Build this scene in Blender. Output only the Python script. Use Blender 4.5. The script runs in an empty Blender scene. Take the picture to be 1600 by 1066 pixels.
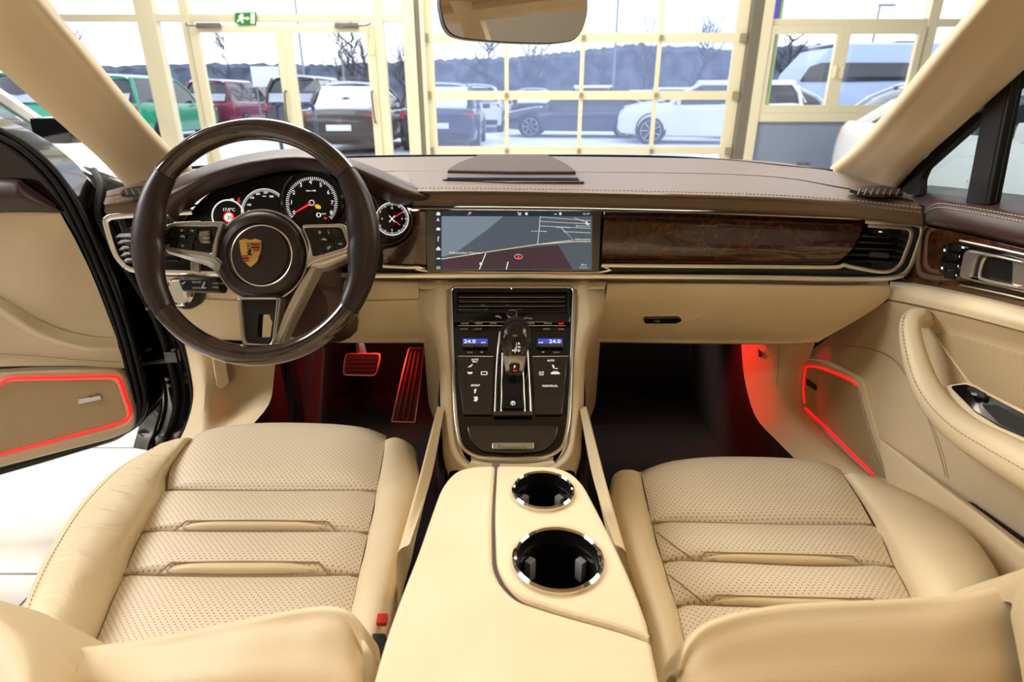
import bpy, bmesh, math, random
from mathutils import Vector, Matrix
random.seed(7)
SC = bpy.context.scene
COL = SC.collection
PI = math.pi
# ---------------------------------------------------------------- camera
F = 930.0                       # focal length in pixels of the 1600 x 1066 frame
PITCH = math.radians(22.4)
CAM = Vector((0, 0, 1.15))
AX = Vector((0, math.cos(PITCH), -math.sin(PITCH)))
UP = Vector((0, math.sin(PITCH), math.cos(PITCH)))
RT = Vector((1, 0, 0))
cd = bpy.data.cameras.new('camera'); cam = bpy.data.objects.new('camera', cd); COL.objects.link(cam)
cam.location = CAM; cam.rotation_euler = (math.radians(90) - PITCH, 0, 0)
cd.sensor_width = 36; cd.lens = F * 36 / 1600; cd.clip_start = 0.02; cd.clip_end = 300
cd.dof.use_dof = True; cd.dof.focus_distance = 1.0; cd.dof.aperture_fstop = 6.3
SC.camera = cam
# ---------------------------------------------------------------- world, lamps, exposure
w = bpy.data.worlds.new('world'); SC.world = w; w.use_nodes = True
nt = w.node_tree; nt.nodes.clear()
wo = nt.nodes.new('ShaderNodeOutputWorld'); bg = nt.nodes.new('ShaderNodeBackground')
tc = nt.nodes.new('ShaderNodeTexCoord'); nz = nt.nodes.new('ShaderNodeTexNoise'); cr = nt.nodes.new('ShaderNodeValToRGB')
nz.inputs['Scale'].default_value = 3.0; nz.inputs['Detail'].default_value = 4
cr.color_ramp.elements[0].color = (0.80, 0.88, 1.0, 1); cr.color_ramp.elements[1].color = (1, 1, 1, 1)
cr.color_ramp.elements[0].position = .3; cr.color_ramp.elements[1].position = .6
nt.links.new(tc.outputs['Generated'], nz.inputs['Vector']); nt.links.new(nz.outputs['Fac'], cr.inputs['Fac'])
nt.links.new(cr.outputs['Color'], bg.inputs['Color']); nt.links.new(bg.outputs['Background'], wo.inputs['Surface'])
bg.inputs['Strength'].default_value = 2.0
SC.view_settings.view_transform = 'Standard'; SC.view_settings.look = 'None'
SC.view_settings.exposure = 0.07; SC.view_settings.gamma = 1.0; SC.view_settings.use_curve_mapping = False
def area(name, loc, target, sx, sy, power, color):
    l = bpy.data.lights.new(name, 'AREA'); l.shape = 'RECTANGLE'; l.size = sx; l.size_y = sy
    l.energy = power; l.color = color
    o = bpy.data.objects.new(name, l); COL.objects.link(o); o.location = loc
    o.rotation_euler = (Vector(target) - Vector(loc)).to_track_quat('-Z', 'Y').to_euler()
    return o
WARM = (1.0, 0.86, 0.66)
area('showroom_and_fill_lamp', (-1.8, 4.2, 4.1), (-.3, .9, .7), 3.0, 1.6, 235, (1.0, .91, .78))
area('showroom_and_fill_lamp', (1.8, 4.2, 4.1), (.3, .9, .7), 3.0, 1.6, 150, (1.0, .88, .72))
area('showroom_and_fill_lamp', (-4.0, .9, 3.9), (-.6, .8, .5), 1.6, 3.0, 330, (1.0, .98, .98))  # cooler lamp standing in for daylight from the left on the driver seat
area('showroom_and_fill_lamp', (3.8, .9, 3.9), (.6, .8, .5), 1.6, 3.0, 130, WARM)
area('showroom_and_fill_lamp', (-.5, 4.6, 4.2), (0, 7.5, 1.6), 6.0, .8, 230, (1.0, .95, .84))  # added unseen fill lamp, brightens the frames of the front wall
dl_ = area('dome_lamp', (0, .40, 1.365), (0, .70, .6), .30, .08, .15, (1.0, .82, .52)); dl_.data.spread = math.radians(110)
def point(name, loc, power, color, r=.02, spot=None, target=None):
    l = bpy.data.lights.new(name, 'SPOT' if spot else 'POINT'); l.energy = power; l.color = color; l.shadow_soft_size = r
    o = bpy.data.objects.new(name, l); COL.objects.link(o); o.location = loc
    if spot:
        l.spot_size = math.radians(spot); l.spot_blend = .6
        o.rotation_euler = (Vector(target) - Vector(loc)).to_track_quat('-Z', 'Y').to_euler()
    return o
point('footwell_lamp', (.40, 1.36, .66), 2.6, (1, .015, .02), .02, 95, (.60, 1.22, .40))
point('footwell_lamp', (-.36, 1.36, .675), 3.0, (1, .03, .02), .02, 150, (-.60, 1.5, .3))
point('map_lamp', (.16, .42, 1.38), 5.0, (1, .84, .55), .03, 62, (.70, .95, .5))
# ---------------------------------------------------------------- helpers: pixels to points
def ray(px, py):
    return AX + RT * ((px - 800) / F) + UP * ((533 - py) / F)
def P(px, py, X=None, Y=None, Z=None, d=None):
    r = ray(px, py)
    if d is not None: t = d
    elif X is not None: t = (X - CAM.x) / r.x
    elif Y is not None: t = (Y - CAM.y) / r.y
    else: t = (Z - CAM.z) / r.z
    return CAM + r * t
class Frame:
    """a flat plane in the place; (px,py) of the photograph meets it at a real point"""
    def __init__(s, o, n, xd=RT):
        s.o = Vector(o); s.n = Vector(n).normalized()
        s.x = (Vector(xd) - s.n * Vector(xd).dot(s.n)).normalized(); s.y = s.n.cross(s.x)
    def px(s, px, py, h=0.0):
        r = ray(px, py); t = (s.o + s.n * h - CAM).dot(s.n) / r.dot(s.n)
        return CAM + r * t
    def loc(s, p):
        q = p - s.o; return (q.dot(s.x), q.dot(s.y))
    def at(s, x, y, h=0.0): return s.o + s.x * x + s.y * y + s.n * h
def Fp(px, py, n, xd=RT, **k): return Frame(P(px, py, **k), n, xd)
# ---------------------------------------------------------------- helpers: curves
def cat(p0, p1, p2, p3, t):
    return 0.5 * ((2 * p1) + (p2 - p0) * t + (2 * p0 - 5 * p1 + 4 * p2 - p3) * t * t + (3 * p1 - p0 - 3 * p2 + p3) * t ** 3)
def curve(pts, n=8, closed=False):
    pts = [Vector(p) for p in pts]; m = len(pts); out = []
    if m < 3 and not closed:
        return [pts[0].lerp(pts[1], i / n) for i in range(n + 1)]
    for i in range(m if closed else m - 1):
        if closed: a, b, c, d = pts[i - 1], pts[i], pts[(i + 1) % m], pts[(i + 2) % m]
        else:
            b, c = pts[i], pts[i + 1]
            a = pts[i - 1] if i else b * 2 - c
            d = pts[i + 2] if i + 2 < m else c * 2 - b
        for k in range(n): out.append(cat(a, b, c, d, k / n))
    if not closed: out.append(pts[-1])
    return out
def rp(pts, r=4, n=4):
    """round the corners of a closed pixel polygon"""
    out = []; m = len(pts); P2 = [Vector(p[:2]) for p in pts]
    for i in range(m):
        a, b, c = P2[i - 1], P2[i], P2[(i + 1) % m]
        rr = pts[i][2] if len(pts[i]) > 2 else r
        e1, e2 = (a - b), (c - b); l = min(rr, e1.length * .48, e2.length * .48)
        if l < .05: out.append(b); continue
        s, e = b + e1.normalized() * l, b + e2.normalized() * l
        for k in range(n + 1):
            t = k / n; out.append(s * (1 - t) ** 2 + b * 2 * t * (1 - t) + e * t * t)
    return out
def circ(cx, cy, r, n=48, ry=None):
    ry = ry or r
    return [Vector((cx + r * math.cos(2 * PI * k / n), cy + ry * math.sin(2 * PI * k / n))) for k in range(n)]
# ---------------------------------------------------------------- helpers: objects
def tag(o, label, cat, group=None, kind=None):
    o['label'] = label
    if cat: o['category'] = cat
    if group: o['group'] = group
    if kind: o['kind'] = kind
    return o
def thing(name, loc, label, cat, group=None):
    o = bpy.data.objects.new(name, None); COL.objects.link(o); o.location = loc; o.empty_display_size = .05
    return tag(o, label, cat, group)
def world_off(parent):
    v = Vector((0, 0, 0))
    while parent: v += parent.location; parent = parent.parent
    return v
class MB:
    def __init__(s): s.v = []; s.f = []; s.uv = None
    def add(s, vs, fs):
        k = len(s.v); s.v += [Vector(v) for v in vs]; s.f += [tuple(i + k for i in f) for f in fs]; return s
    def build(s, name, m, parent=None, smooth=True, ang=35, label=None):
        me = bpy.data.meshes.new(name); off = world_off(parent)
        me.from_pydata([tuple(v - off) for v in s.v], [], s.f); me.validate()
        bm = bmesh.new(); bm.from_mesh(me); bmesh.ops.recalc_face_normals(bm, faces=bm.faces); bm.to_mesh(me); bm.free()
        if smooth:
            for p in me.polygons: p.use_smooth = True
            me.set_sharp_from_angle(angle=math.radians(ang))
        if m: me.materials.append(m)
        o = bpy.data.objects.new(name, me); COL.objects.link(o); o.parent = parent
        if label: o['label'] = label
        return o
    def box(s, c, sz, rot=None, ch=0.0):
        c = Vector(c); hx, hy, hz = sz[0] / 2, sz[1] / 2, sz[2] / 2
        R = rot or Matrix.Identity(3)
        if ch <= 0:
            vs = [c + R @ Vector((x, y, z)) for x in (-hx, hx) for y in (-hy, hy) for z in (-hz, hz)]
            return s.add(vs, [(0, 1, 3, 2), (4, 6, 7, 5), (0, 4, 5, 1), (2, 3, 7, 6), (0, 2, 6, 4), (1, 5, 7, 3)])
        bm = bmesh.new(); bmesh.ops.create_cube(bm, size=1)
        for v in bm.verts: v.co = Vector((v.co.x * hx * 2, v.co.y * hy * 2, v.co.z * hz * 2))
        bmesh.ops.bevel(bm, geom=bm.edges[:], offset=ch, segments=2, profile=.7, affect='EDGES')
        bm.verts.index_update()
        s.add([c + R @ v.co for v in bm.verts], [tuple(v.index for v in f.verts) for f in bm.faces]); bm.free()
        return s
    def tube(s, path, r, closed=False, n=10, prof=None, up=None, caps=True):
        """sweep a circle (or a closed 2D profile, with a fixed up vector) along a path"""
        path = [Vector(p) for p in path]; m = len(path)
        rr = r if isinstance(r, (list, tuple)) else [r] * m
        if len(rr) != m: rr = [rr[0] + (rr[-1] - rr[0]) * i / (m - 1) for i in range(m)]
        pr = prof or [(math.cos(2 * PI * k / n), math.sin(2 * PI * k / n)) for k in range(n)]
        q = len(pr); N = Vector(up) if up else None; prev = None; vs = []
        for i in range(m):
            if closed: t = path[(i + 1) % m] - path[i - 1]
            else: t = path[min(i + 1, m - 1)] - path[max(i - 1, 0)]
            if t.length < 1e-9: t = prev_t
            t.normalize(); prev_t = t.copy()
            if N is not None: b = t.cross(N).normalized(); a = b.cross(t).normalized()
            else:
                if prev is None:
                    g = Vector((0, 0, 1)) if abs(t.z) < .9 else Vector((1, 0, 0)); prev = g
                a = (prev - t * prev.dot(t)).normalized(); b = t.cross(a); prev = a
            for (x, y) in pr: vs.append(path[i] + b * (x * rr[i]) + a * (y * rr[i]))
        fs = []
        for i in range(m if closed else m - 1):
            j = (i + 1) % m
            for k in range(q):
                l = (k + 1) % q; fs.append((i * q + k, i * q + l, j * q + l, j * q + k))
        if not closed and caps:
            fs.append(tuple(range(q))[::-1]); fs.append(tuple((m - 1) * q + k for k in range(q)))
        return s.add(vs, fs)
    def grid(s, rows, nu=6, nv=6, puff=0, pw=8, thick=0, tdir=None, sm=True):
        """smooth surface through a grid of control points; puff swells it away from its seams"""
        R = [curve(r, nu) if sm else [Vector(q) for q in r] for r in rows]
        cols = [curve([R[i][j] for i in range(len(R))], nv) for j in range(len(R[0]))]
        nj = len(cols); ni = len(cols[0])
        g = [[cols[j][i] for j in range(nj)] for i in range(ni)]
        nrm = None
        if puff or (thick and tdir is None):
            nrm = [[None] * nj for _ in range(ni)]
            for i in range(ni):
                for j in range(nj):
                    a = g[min(i + 1, ni - 1)][j] - g[max(i - 1, 0)][j]; b = g[i][min(j + 1, nj - 1)] - g[i][max(j - 1, 0)]
                    c = a.cross(b)
                    c = c.normalized() if c.length > 1e-12 else Vector((0, 0, 1))
                    if c.dot(CAM - g[i][j]) < 0: c = -c
                    nrm[i][j] = c
        if puff:
            for i in range(ni):
                for j in range(nj):
                    a = 1 - abs(2 * i / (ni - 1) - 1) ** pw; b = 1 - abs(2 * j / (nj - 1) - 1) ** pw
                    g[i][j] = g[i][j] + nrm[i][j] * puff * min(a, b)
        vs = [p for row in g for p in row]; fs = []
        for i in range(ni - 1):
            for j in range(nj - 1):
                fs.append((i * nj + j, i * nj + j + 1, (i + 1) * nj + j + 1, (i + 1) * nj + j))
        if thick:
            k = len(vs)
            for i in range(ni):
                for j in range(nj): vs.append(g[i][j] + (Vector(tdir) * thick if tdir is not None else -nrm[i][j] * thick))
            for i in range(ni - 1):
                for j in range(nj - 1):
                    fs.append((k + i * nj + j, k + (i + 1) * nj + j, k + (i + 1) * nj + j + 1, k + i * nj + j + 1))
            bd = [(0, j) for j in range(nj)] + [(i, nj - 1) for i in range(1, ni)] + [(ni - 1, j) for j in range(nj - 2, -1, -1)] + [(i, 0) for i in range(ni - 2, 0, -1)]
            for a in range(len(bd)):
                p, q = bd[a], bd[(a + 1) % len(bd)]; x, y = p[0] * nj + p[1], q[0] * nj + q[1]
                fs.append((x, y, k + y, k + x))
        s.g = g
        return s.add(vs, fs)
    def plate(s, outline, nrm, h0, h1, bev=0.0, holes=()):
        """flat outline (3D points on a plane) given thickness from h0 to h1 along nrm, with a chamfer"""
        nrm = Vector(nrm)
        def inset(pts, d, sgn):
            m = len(pts); out = []
            for i in range(m):
                e1 = (pts[i] - pts[i - 1]); e2 = (pts[(i + 1) % m] - pts[i])
                if e1.length < 1e-9: e1 = e2
                if e2.length < 1e-9: e2 = e1
                n1 = nrm.cross(e1).normalized(); n2 = nrm.cross(e2).normalized(); b = n1 + n2
                b = b.normalized() if b.length > 1e-6 else n1
                c = max(b.dot(n1), .5); out.append(pts[i] + b * (d * sgn / c))
            return out
        def sgn(pts):
            A = Vector((0, 0, 0))
            for i in range(len(pts)): A += pts[i - 1].cross(pts[i])
            return 1 if A.dot(nrm) > 0 else -1
        def dedupe(pts):
            out = []
            for p in pts:
                if not out or (p - out[-1]).length > 2e-5: out.append(p)
            if (out[0] - out[-1]).length < 2e-5: out.pop()
            return out
        loops = [(dedupe([Vector(p) for p in outline]), 1)] + [(dedupe([Vector(p) for p in h]), -1) for h in holes]
        top_loops = []; bot_loops = []
        for pts, io in loops:
            sg = sgn(pts) * io; m = len(pts); k = len(s.v)
            rings = [[p + nrm * h0 for p in pts], [p + nrm * (h1 - bev) for p in pts]]
            if bev: rings += [[p + nrm * (h1 - bev * .3) for p in inset(pts, bev * .3, sg)], [p + nrm * h1 for p in inset(pts, bev, sg)]]
            for r in rings: s.v += r
            for a in range(len(rings) - 1):
                for i in range(m):
                    j = (i + 1) % m; s.f.append((k + a * m + i, k + a * m + j, k + (a + 1) * m + j, k + (a + 1) * m + i))
            bot_loops.append(list(range(k, k + m))); top_loops.append(list(range(k + (len(rings) - 1) * m, k + len(rings) * m)))
        for lp in (bot_loops, top_loops):
            if len(lp) == 1 and len(lp[0]) < 6: s.f.append(tuple(lp[0]))
            else:
                bm = bmesh.new(); ids = []
                edges = []
                for l in lp:
                    vv = [bm.verts.new(s.v[i]) for i in l]; ids += l
                    for i in range(len(vv)): edges.append(bm.edges.new((vv[i - 1], vv[i])))
                bm.verts.index_update()
                bmesh.ops.triangle_fill(bm, edges=edges, use_beauty=False, normal=nrm)
                for f in bm.faces: s.f.append(tuple(ids[v.index] for v in f.verts))
                bm.free()
        return s
    def lathe(s, prof, o, axis, n=40, cap=True):
        """prof: list of (radius, height) about axis"""
        o = Vector(o); a = Vector(axis).normalized()
        g = Vector((1, 0, 0)) if abs(a.x) < .9 else Vector((0, 0, 1))
        x = (g - a * g.dot(a)).normalized(); y = a.cross(x); m = len(prof)
        vs = [o + a * h + (x * math.cos(2 * PI * k / n) + y * math.sin(2 * PI * k / n)) * r for (r, h) in prof for k in range(n)]
        fs = []
        for i in range(m - 1):
            for k in range(n):
                l = (k + 1) % n; fs.append((i * n + k, i * n + l, (i + 1) * n + l, (i + 1) * n + k))
        if cap and prof[0][0] > 1e-6: fs.append(tuple(range(n)))
        if cap and prof[-1][0] > 1e-6: fs.append(tuple((m - 1) * n + k for k in range(n)))
        return s.add(vs, fs)
def pplate(name, fr, pts, h0, h1, m, parent=None, r=4, bev=0.0, holes=(), n=4, label=None, raw=False):
    o = [fr.px(p[0], p[1]) for p in (pts if raw else rp(pts, r, n))]
    hs = [[fr.px(p[0], p[1]) for p in h] for h in holes]
    return MB().plate(o, fr.n, h0, h1, bev, hs).build(name, m, parent, label=label, ang=20)
def text(name, s, fr, px, py, hpx, m, parent, h=.0006, wpx=None, rot=0, label=None, depth=.0003, align='CENTER'):
    """raised lettering on a plane, centred on a pixel of the photograph"""
    c = bpy.data.curves.new(name, 'FONT'); c.body = s; c.align_x = align; c.align_y = 'CENTER'; c.extrude = depth; c.size = 1
    c.resolution_u = 2
    t = bpy.data.objects.new(name, c); COL.objects.link(t)
    dg = bpy.context.evaluated_depsgraph_get(); me = bpy.data.meshes.new_from_object(t.evaluated_get(dg))
    COL.objects.unlink(t); bpy.data.objects.remove(t); bpy.data.curves.remove(c)
    if not len(me.vertices): return None
    xs = [v.co.x for v in me.vertices]; ys = [v.co.y for v in me.vertices]
    ctr = fr.px(px, py, h); up = (fr.px(px, py - 5, h) - ctr); ri = (fr.px(px + 5, py, h) - ctr)
    sy = up.length / 5 * hpx / max(max(ys) - min(ys), 1e-6)
    sx = ri.length / 5 * wpx / (max(xs) - min(xs)) if wpx else sy
    cx, cy = (max(xs) + min(xs)) / 2, (max(ys) + min(ys)) / 2
    if align == 'LEFT': cx = min(xs)
    x, y = fr.x, fr.y
    if rot: x, y = x * math.cos(rot) + y * math.sin(rot), y * math.cos(rot) - x * math.sin(rot)
    off = world_off(parent)
    for v in me.vertices:
        v.co = ctr + x * ((v.co.x - cx) * sx) + y * ((v.co.y - cy) * sy) + fr.n * v.co.z - off
    me.materials.clear(); me.materials.append(m)
    o = bpy.data.objects.new(name, me); COL.objects.link(o); o.parent = parent
    if label: o['label'] = label
    return o
def stitches(name, path, m, parent, L=.0042, gap=.0026, r=.0007):
    mb = MB(); acc = 0; on = True; start = path[0]
    d = 0.0; pos = [Vector(path[0])]; 
    tot = [0.0]
    for i in range(1, len(path)): tot.append(tot[-1] + (path[i] - path[i - 1]).length)
    def at(s):
        for i in range(1, len(path)):
            if tot[i] >= s:
                return path[i - 1].lerp(path[i], (s - tot[i - 1]) / max(tot[i] - tot[i - 1], 1e-9))
        return path[-1]
    s_ = 0
    while s_ + L < tot[-1]:
        a, b = at(s_), at(s_ + L); mb.tube([a, b], r, n=4); s_ += L + gap
    return mb.build(name, m, parent)
# ---------------------------------------------------------------- materials
def lin(c):
    out = []
    for v in c[:3]:
        v = v / 255.0; out.append(v / 12.92 if v <= .04045 else ((v + .055) / 1.055) ** 2.4)
    return tuple(out) + (1.0,)
def mat(name, rgb, rough=.5, metal=0.0, coat=0.0, bump=None, emit=None, es=1.0, var=None, spec=.5, sheen=0, alpha=1):
    m = bpy.data.materials.new(name); m.use_nodes = True; nt = m.node_tree; b = nt.nodes['Principled BSDF']
    b.inputs['Base Color'].default_value = lin(rgb); b.inputs['Roughness'].default_value = rough
    b.inputs['Metallic'].default_value = metal; b.inputs['Coat Weight'].default_value = coat
    b.inputs['Coat Roughness'].default_value = .04; b.inputs['Specular IOR Level'].default_value = spec
    b.inputs['Sheen Weight'].default_value = sheen
    if emit: b.inputs['Emission Color'].default_value = lin(emit); b.inputs['Emission Strength'].default_value = es
    if var or bump:
        t = nt.nodes.new('ShaderNodeTexCoord')
    if var:                       # (second colour, scale)
        n = nt.nodes.new('ShaderNodeTexNoise'); n.inputs['Scale'].default_value = var[1]; n.inputs['Detail'].default_value = 6
        mx = nt.nodes.new('ShaderNodeMix'); mx.data_type = 'RGBA'
        mx.inputs[6].default_value = lin(rgb); mx.inputs[7].default_value = lin(var[0])
        r = nt.nodes.new('ShaderNodeMapRange'); r.inputs[1].default_value = .38; r.inputs[2].default_value = .62
        nt.links.new(t.outputs['Object'], n.inputs['Vector']); nt.links.new(n.outputs['Fac'], r.inputs[0]); nt.links.new(r.outputs[0], mx.inputs[0])
        nt.links.new(mx.outputs[2], b.inputs['Base Color'])
    if bump:                      # (scale, strength)
        n = nt.nodes.new('ShaderNodeTexNoise'); n.inputs['Scale'].default_value = bump[0]; n.inputs['Detail'].default_value = 3
        bp = nt.nodes.new('ShaderNodeBump'); bp.inputs['Strength'].default_value = bump[1]; bp.inputs['Distance'].default_value = .0006
        nt.links.new(t.outputs['Object'], n.inputs['Vector']); nt.links.new(n.outputs['Fac'], bp.inputs['Height']); nt.links.new(bp.outputs['Normal'], b.inputs['Normal'])
    return m
def dots(m, step, rad, hole, plane='XY'):
    """staggered round perforations in a leather or grille"""
    nt = m.node_tree; b = nt.nodes['Principled BSDF']
    t = nt.nodes.new('ShaderNodeTexCoord'); sp = nt.nodes.new('ShaderNodeSeparateXYZ'); nt.links.new(t.outputs['Object'], sp.inputs[0])
    def M(op, a, bb=None):
        n = nt.nodes.new('ShaderNodeMath'); n.operation = op
        for i, v in enumerate((a, bb)):
            if v is None: continue
            if isinstance(v, (int, float)): n.inputs[i].default_value = v
            else: nt.links.new(v, n.inputs[i])
        return n.outputs[0]
    idx = {'X': 0, 'Y': 1, 'Z': 2}; x, y = sp.outputs[idx[plane[0]]], sp.outputs[idx[plane[1]]]
    def lat(ox, oy):
        fx = M('SUBTRACT', M('FRACT', M('ADD', M('DIVIDE', x, step), 100 + ox)), .5)
        fy = M('SUBTRACT', M('FRACT', M('ADD', M('DIVIDE', y, step), 100 + oy)), .5)
        return M('SQRT', M('ADD', M('MULTIPLY', fx, fx), M('MULTIPLY', fy, fy)))
    d = M('MINIMUM', lat(0, 0), lat(.5, .5)); k = M('LESS_THAN', d, rad / step)
    mx = nt.nodes.new('ShaderNodeMix'); mx.data_type = 'RGBA'; nt.links.new(k, mx.inputs[0])
    old = b.inputs['Base Color']
    if old.is_linked: nt.links.new(old.links[0].from_socket, mx.inputs[6])
    else: mx.inputs[6].default_value = old.default_value[:]
    mx.inputs[7].default_value = lin(hole); nt.links.new(mx.outputs[2], b.inputs['Base Color'])
    return m
BEIGE = (224, 206, 170)
M_beige = mat('beige_leather', BEIGE, .46, bump=(420, .35), var=((218, 199, 162), 9))
M_beige2 = mat('beige_soft_trim', (218, 198, 160), .55, bump=(600, .3))
M_perf = dots(mat('perforated_beige_leather', (224, 208, 180), .48, bump=(420, .3)), .0078, .00095, (142, 120, 92))
M_grillebeige = dots(mat('beige_speaker_mesh', (208, 182, 138), .6), .0046, .0012, (96, 76, 48), 'YZ')
M_grillebeigeX = dots(mat('beige_speaker_mesh_open_door', (214, 186, 138), .6), .0052, .0013, (120, 92, 56), 'XZ')
M_brown = mat('dark_brown_leather', (66, 45, 43), .42, bump=(500, .5))
M_browntop = mat('window_lit_brown_leather', (112, 91, 77), .46, bump=(500, .5))  # lighter brown: window light on the dash top is put into the colour
M_browngrip = mat('brown_wheel_leather', (38, 24, 24), .36, bump=(600, .3))
M_creased = mat('creased_beige_leather', (222, 203, 166), .46)
def crease_nodes():
    nt = M_creased.node_tree; b = nt.nodes['Principled BSDF']; t = nt.nodes.new('ShaderNodeTexCoord'); mp = nt.nodes.new('ShaderNodeMapping')
    mp.inputs['Rotation'].default_value = (0, 0, .5); mp.inputs['Scale'].default_value = (9, 26, 9)
    n = nt.nodes.new('ShaderNodeTexNoise'); n.inputs['Scale'].default_value = 1; n.inputs['Detail'].default_value = 3; n.inputs['Distortion'].default_value = 1.5
    r = nt.nodes.new('ShaderNodeValToRGB'); r.color_ramp.elements[0].position = .40; r.color_ramp.elements[1].position = .52
    p = nt.nodes.new('ShaderNodeBump'); p.inputs['Strength'].default_value = .35; p.inputs['Distance'].default_value = .003
    nt.links.new(t.outputs['Object'], mp.inputs[0]); nt.links.new(mp.outputs[0], n.inputs['Vector']); nt.links.new(n.outputs['Fac'], r.inputs['Fac'])
    nt.links.new(r.outputs['Color'], p.inputs['Height']); nt.links.new(p.outputs['Normal'], b.inputs['Normal'])
crease_nodes()
M_seam = mat('seam_shadow_thread', (150, 124, 88), .7)
M_stitch = mat('pale_stitch_thread', (214, 200, 180), .7)
M_stitchb = mat('tan_stitch_thread', (168, 140, 104), .7)
M_black = mat('black_plastic', (14, 13, 14), .4)
M_blackrough = mat('black_rubber', (16, 15, 16), .7)
M_blackpaint = mat('black_car_paint', (8, 8, 10), .12, coat=1)
M_gloss = mat('black_gloss_panel', (16, 13, 13), .12, coat=.6)
M_piano = mat('grey_brown_touch_panel', (58, 50, 46), .28, coat=.4)
M_chrome = mat('satin_chrome', (232, 226, 214), .28, metal=1)
M_bright = mat('bright_chrome', (235, 232, 226), .08, metal=1)
M_silver = mat('satin_silver', (196, 192, 186), .34, metal=.9)
M_slat = mat('black_vent_slat', (20, 18, 18), .25)
M_carpet = mat('dark_brown_carpet', (44, 24, 25), .95, bump=(900, 1.0), var=((34, 17, 20), 60))
M_mat = mat('black_floor_mat', (24, 12, 12), .95, bump=(900, 1.0))
M_white = mat('white_marking', (235, 235, 235), .5, emit=(240, 240, 240), es=.9)
M_whitep = mat('white_print', (190, 190, 188), .5)
M_redlit = mat('red_lit_marking', (200, 20, 20), .4, emit=(255, 20, 20), es=1.2)
M_redneedle = mat('red_needle', (220, 50, 50), .4, emit=(255, 50, 60), es=1.0)
M_redled = mat('red_light_strip', (255, 60, 60), .4, emit=(255, 16, 22), es=1.0)
M_amber = mat('amber_warning_light', (240, 170, 30), .4, emit=(250, 170, 20), es=1.0)
M_bluelcd = mat('blue_lit_display', (60, 80, 190), .3, emit=(56, 78, 190), es=.7)
def wood_mat():
    m = mat('burl_walnut_veneer', (70, 38, 22), .16, coat=1.0); nt = m.node_tree; b = nt.nodes['Principled BSDF']
    t = nt.nodes.new('ShaderNodeTexCoord'); n = nt.nodes.new('ShaderNodeTexNoise'); n.inputs['Scale'].default_value = 26
    n.inputs['Detail'].default_value = 9; n.inputs['Distortion'].default_value = 2.2; n.inputs['Roughness'].default_value = .68
    c = nt.nodes.new('ShaderNodeValToRGB'); e = c.color_ramp.elements
    e[0].position = .30; e[0].color = lin((24, 13, 10)); e[1].position = .74; e[1].color = lin((112, 58, 28))
    k = e.new(.5); k.color = lin((62, 33, 19))
    nt.links.new(t.outputs['Object'], n.inputs['Vector']); nt.links.new(n.outputs['Fac'], c.inputs['Fac']); nt.links.new(c.outputs['Color'], b.inputs['Base Color'])
    return m
M_wood = wood_mat()
def wheelwood():
    m = mat('dark_wheel_wood', (40, 26, 20), .12, coat=1.0); nt = m.node_tree; b = nt.nodes['Principled BSDF']
    t = nt.nodes.new('ShaderNodeTexCoord'); n = nt.nodes.new('ShaderNodeTexNoise'); n.inputs['Scale'].default_value = 60
    n.inputs['Detail'].default_value = 8; n.inputs['Distortion'].default_value = 1
    c = nt.nodes.new('ShaderNodeValToRGB'); e = c.color_ramp.elements
    e[0].position = .35; e[0].color = lin((26, 17, 14)); e[1].position = .7; e[1].color = lin((66, 44, 32))
    nt.links.new(t.outputs['Object'], n.inputs['Vector']); nt.links.new(n.outputs['Fac'], c.inputs['Fac']); nt.links.new(c.outputs['Color'], b.inputs['Base Color'])
    return m
M_wheelwood = wheelwood()
def glass(name, tint=(255, 255, 255), haze=0.0, hazecol=(190, 205, 235), refl=.7):
    m = bpy.data.materials.new(name); m.use_nodes = True; nt = m.node_tree; nt.nodes.clear()
    o = nt.nodes.new('ShaderNodeOutputMaterial'); tr = nt.nodes.new('ShaderNodeBsdfTransparent'); gl = nt.nodes.new('ShaderNodeBsdfGlossy')
    tr.inputs[0].default_value = lin(tint); gl.inputs['Roughness'].default_value = .02
    lw = nt.nodes.new('ShaderNodeLayerWeight'); lw.inputs[0].default_value = .5
    pw = nt.nodes.new('ShaderNodeMath'); pw.operation = 'POWER'; pw.inputs[1].default_value = 5
    ad = nt.nodes.new('ShaderNodeMath'); ad.operation = 'MULTIPLY_ADD'; ad.inputs[1].default_value = .9; ad.inputs[2].default_value = .04
    mu = nt.nodes.new('ShaderNodeMath'); mu.operation = 'MULTIPLY'; mu.inputs[1].default_value = refl; mu.use_clamp = True
    mx = nt.nodes.new('ShaderNodeMixShader'); nt.links.new(lw.outputs['Facing'], pw.inputs[0]); nt.links.new(pw.outputs[0], ad.inputs[0])
    nt.links.new(ad.outputs[0], mu.inputs[0]); nt.links.new(mu.outputs[0], mx.inputs[0])
    nt.links.new(tr.outputs[0], mx.inputs[1]); nt.links.new(gl.outputs[0], mx.inputs[2]); last = mx
    if haze:
        df = nt.nodes.new('ShaderNodeBsdfTranslucent'); df.inputs[0].default_value = lin(hazecol)
        m2 = nt.nodes.new('ShaderNodeMixShader'); m2.inputs[0].default_value = haze
        nt.links.new(mx.outputs[0], m2.inputs[1]); nt.links.new(df.outputs[0], m2.inputs[2]); last = m2
    nt.links.new(last.outputs[0], o.inputs[0]); return m
M_glass = glass('clear_glass', (250, 252, 255)); M_pane = glass('dusty_acrylic_pane', (246, 249, 255), .12, (200, 215, 250))
M_tint = glass('dark_side_glass', (214, 222, 226), refl=1.0)
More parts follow.
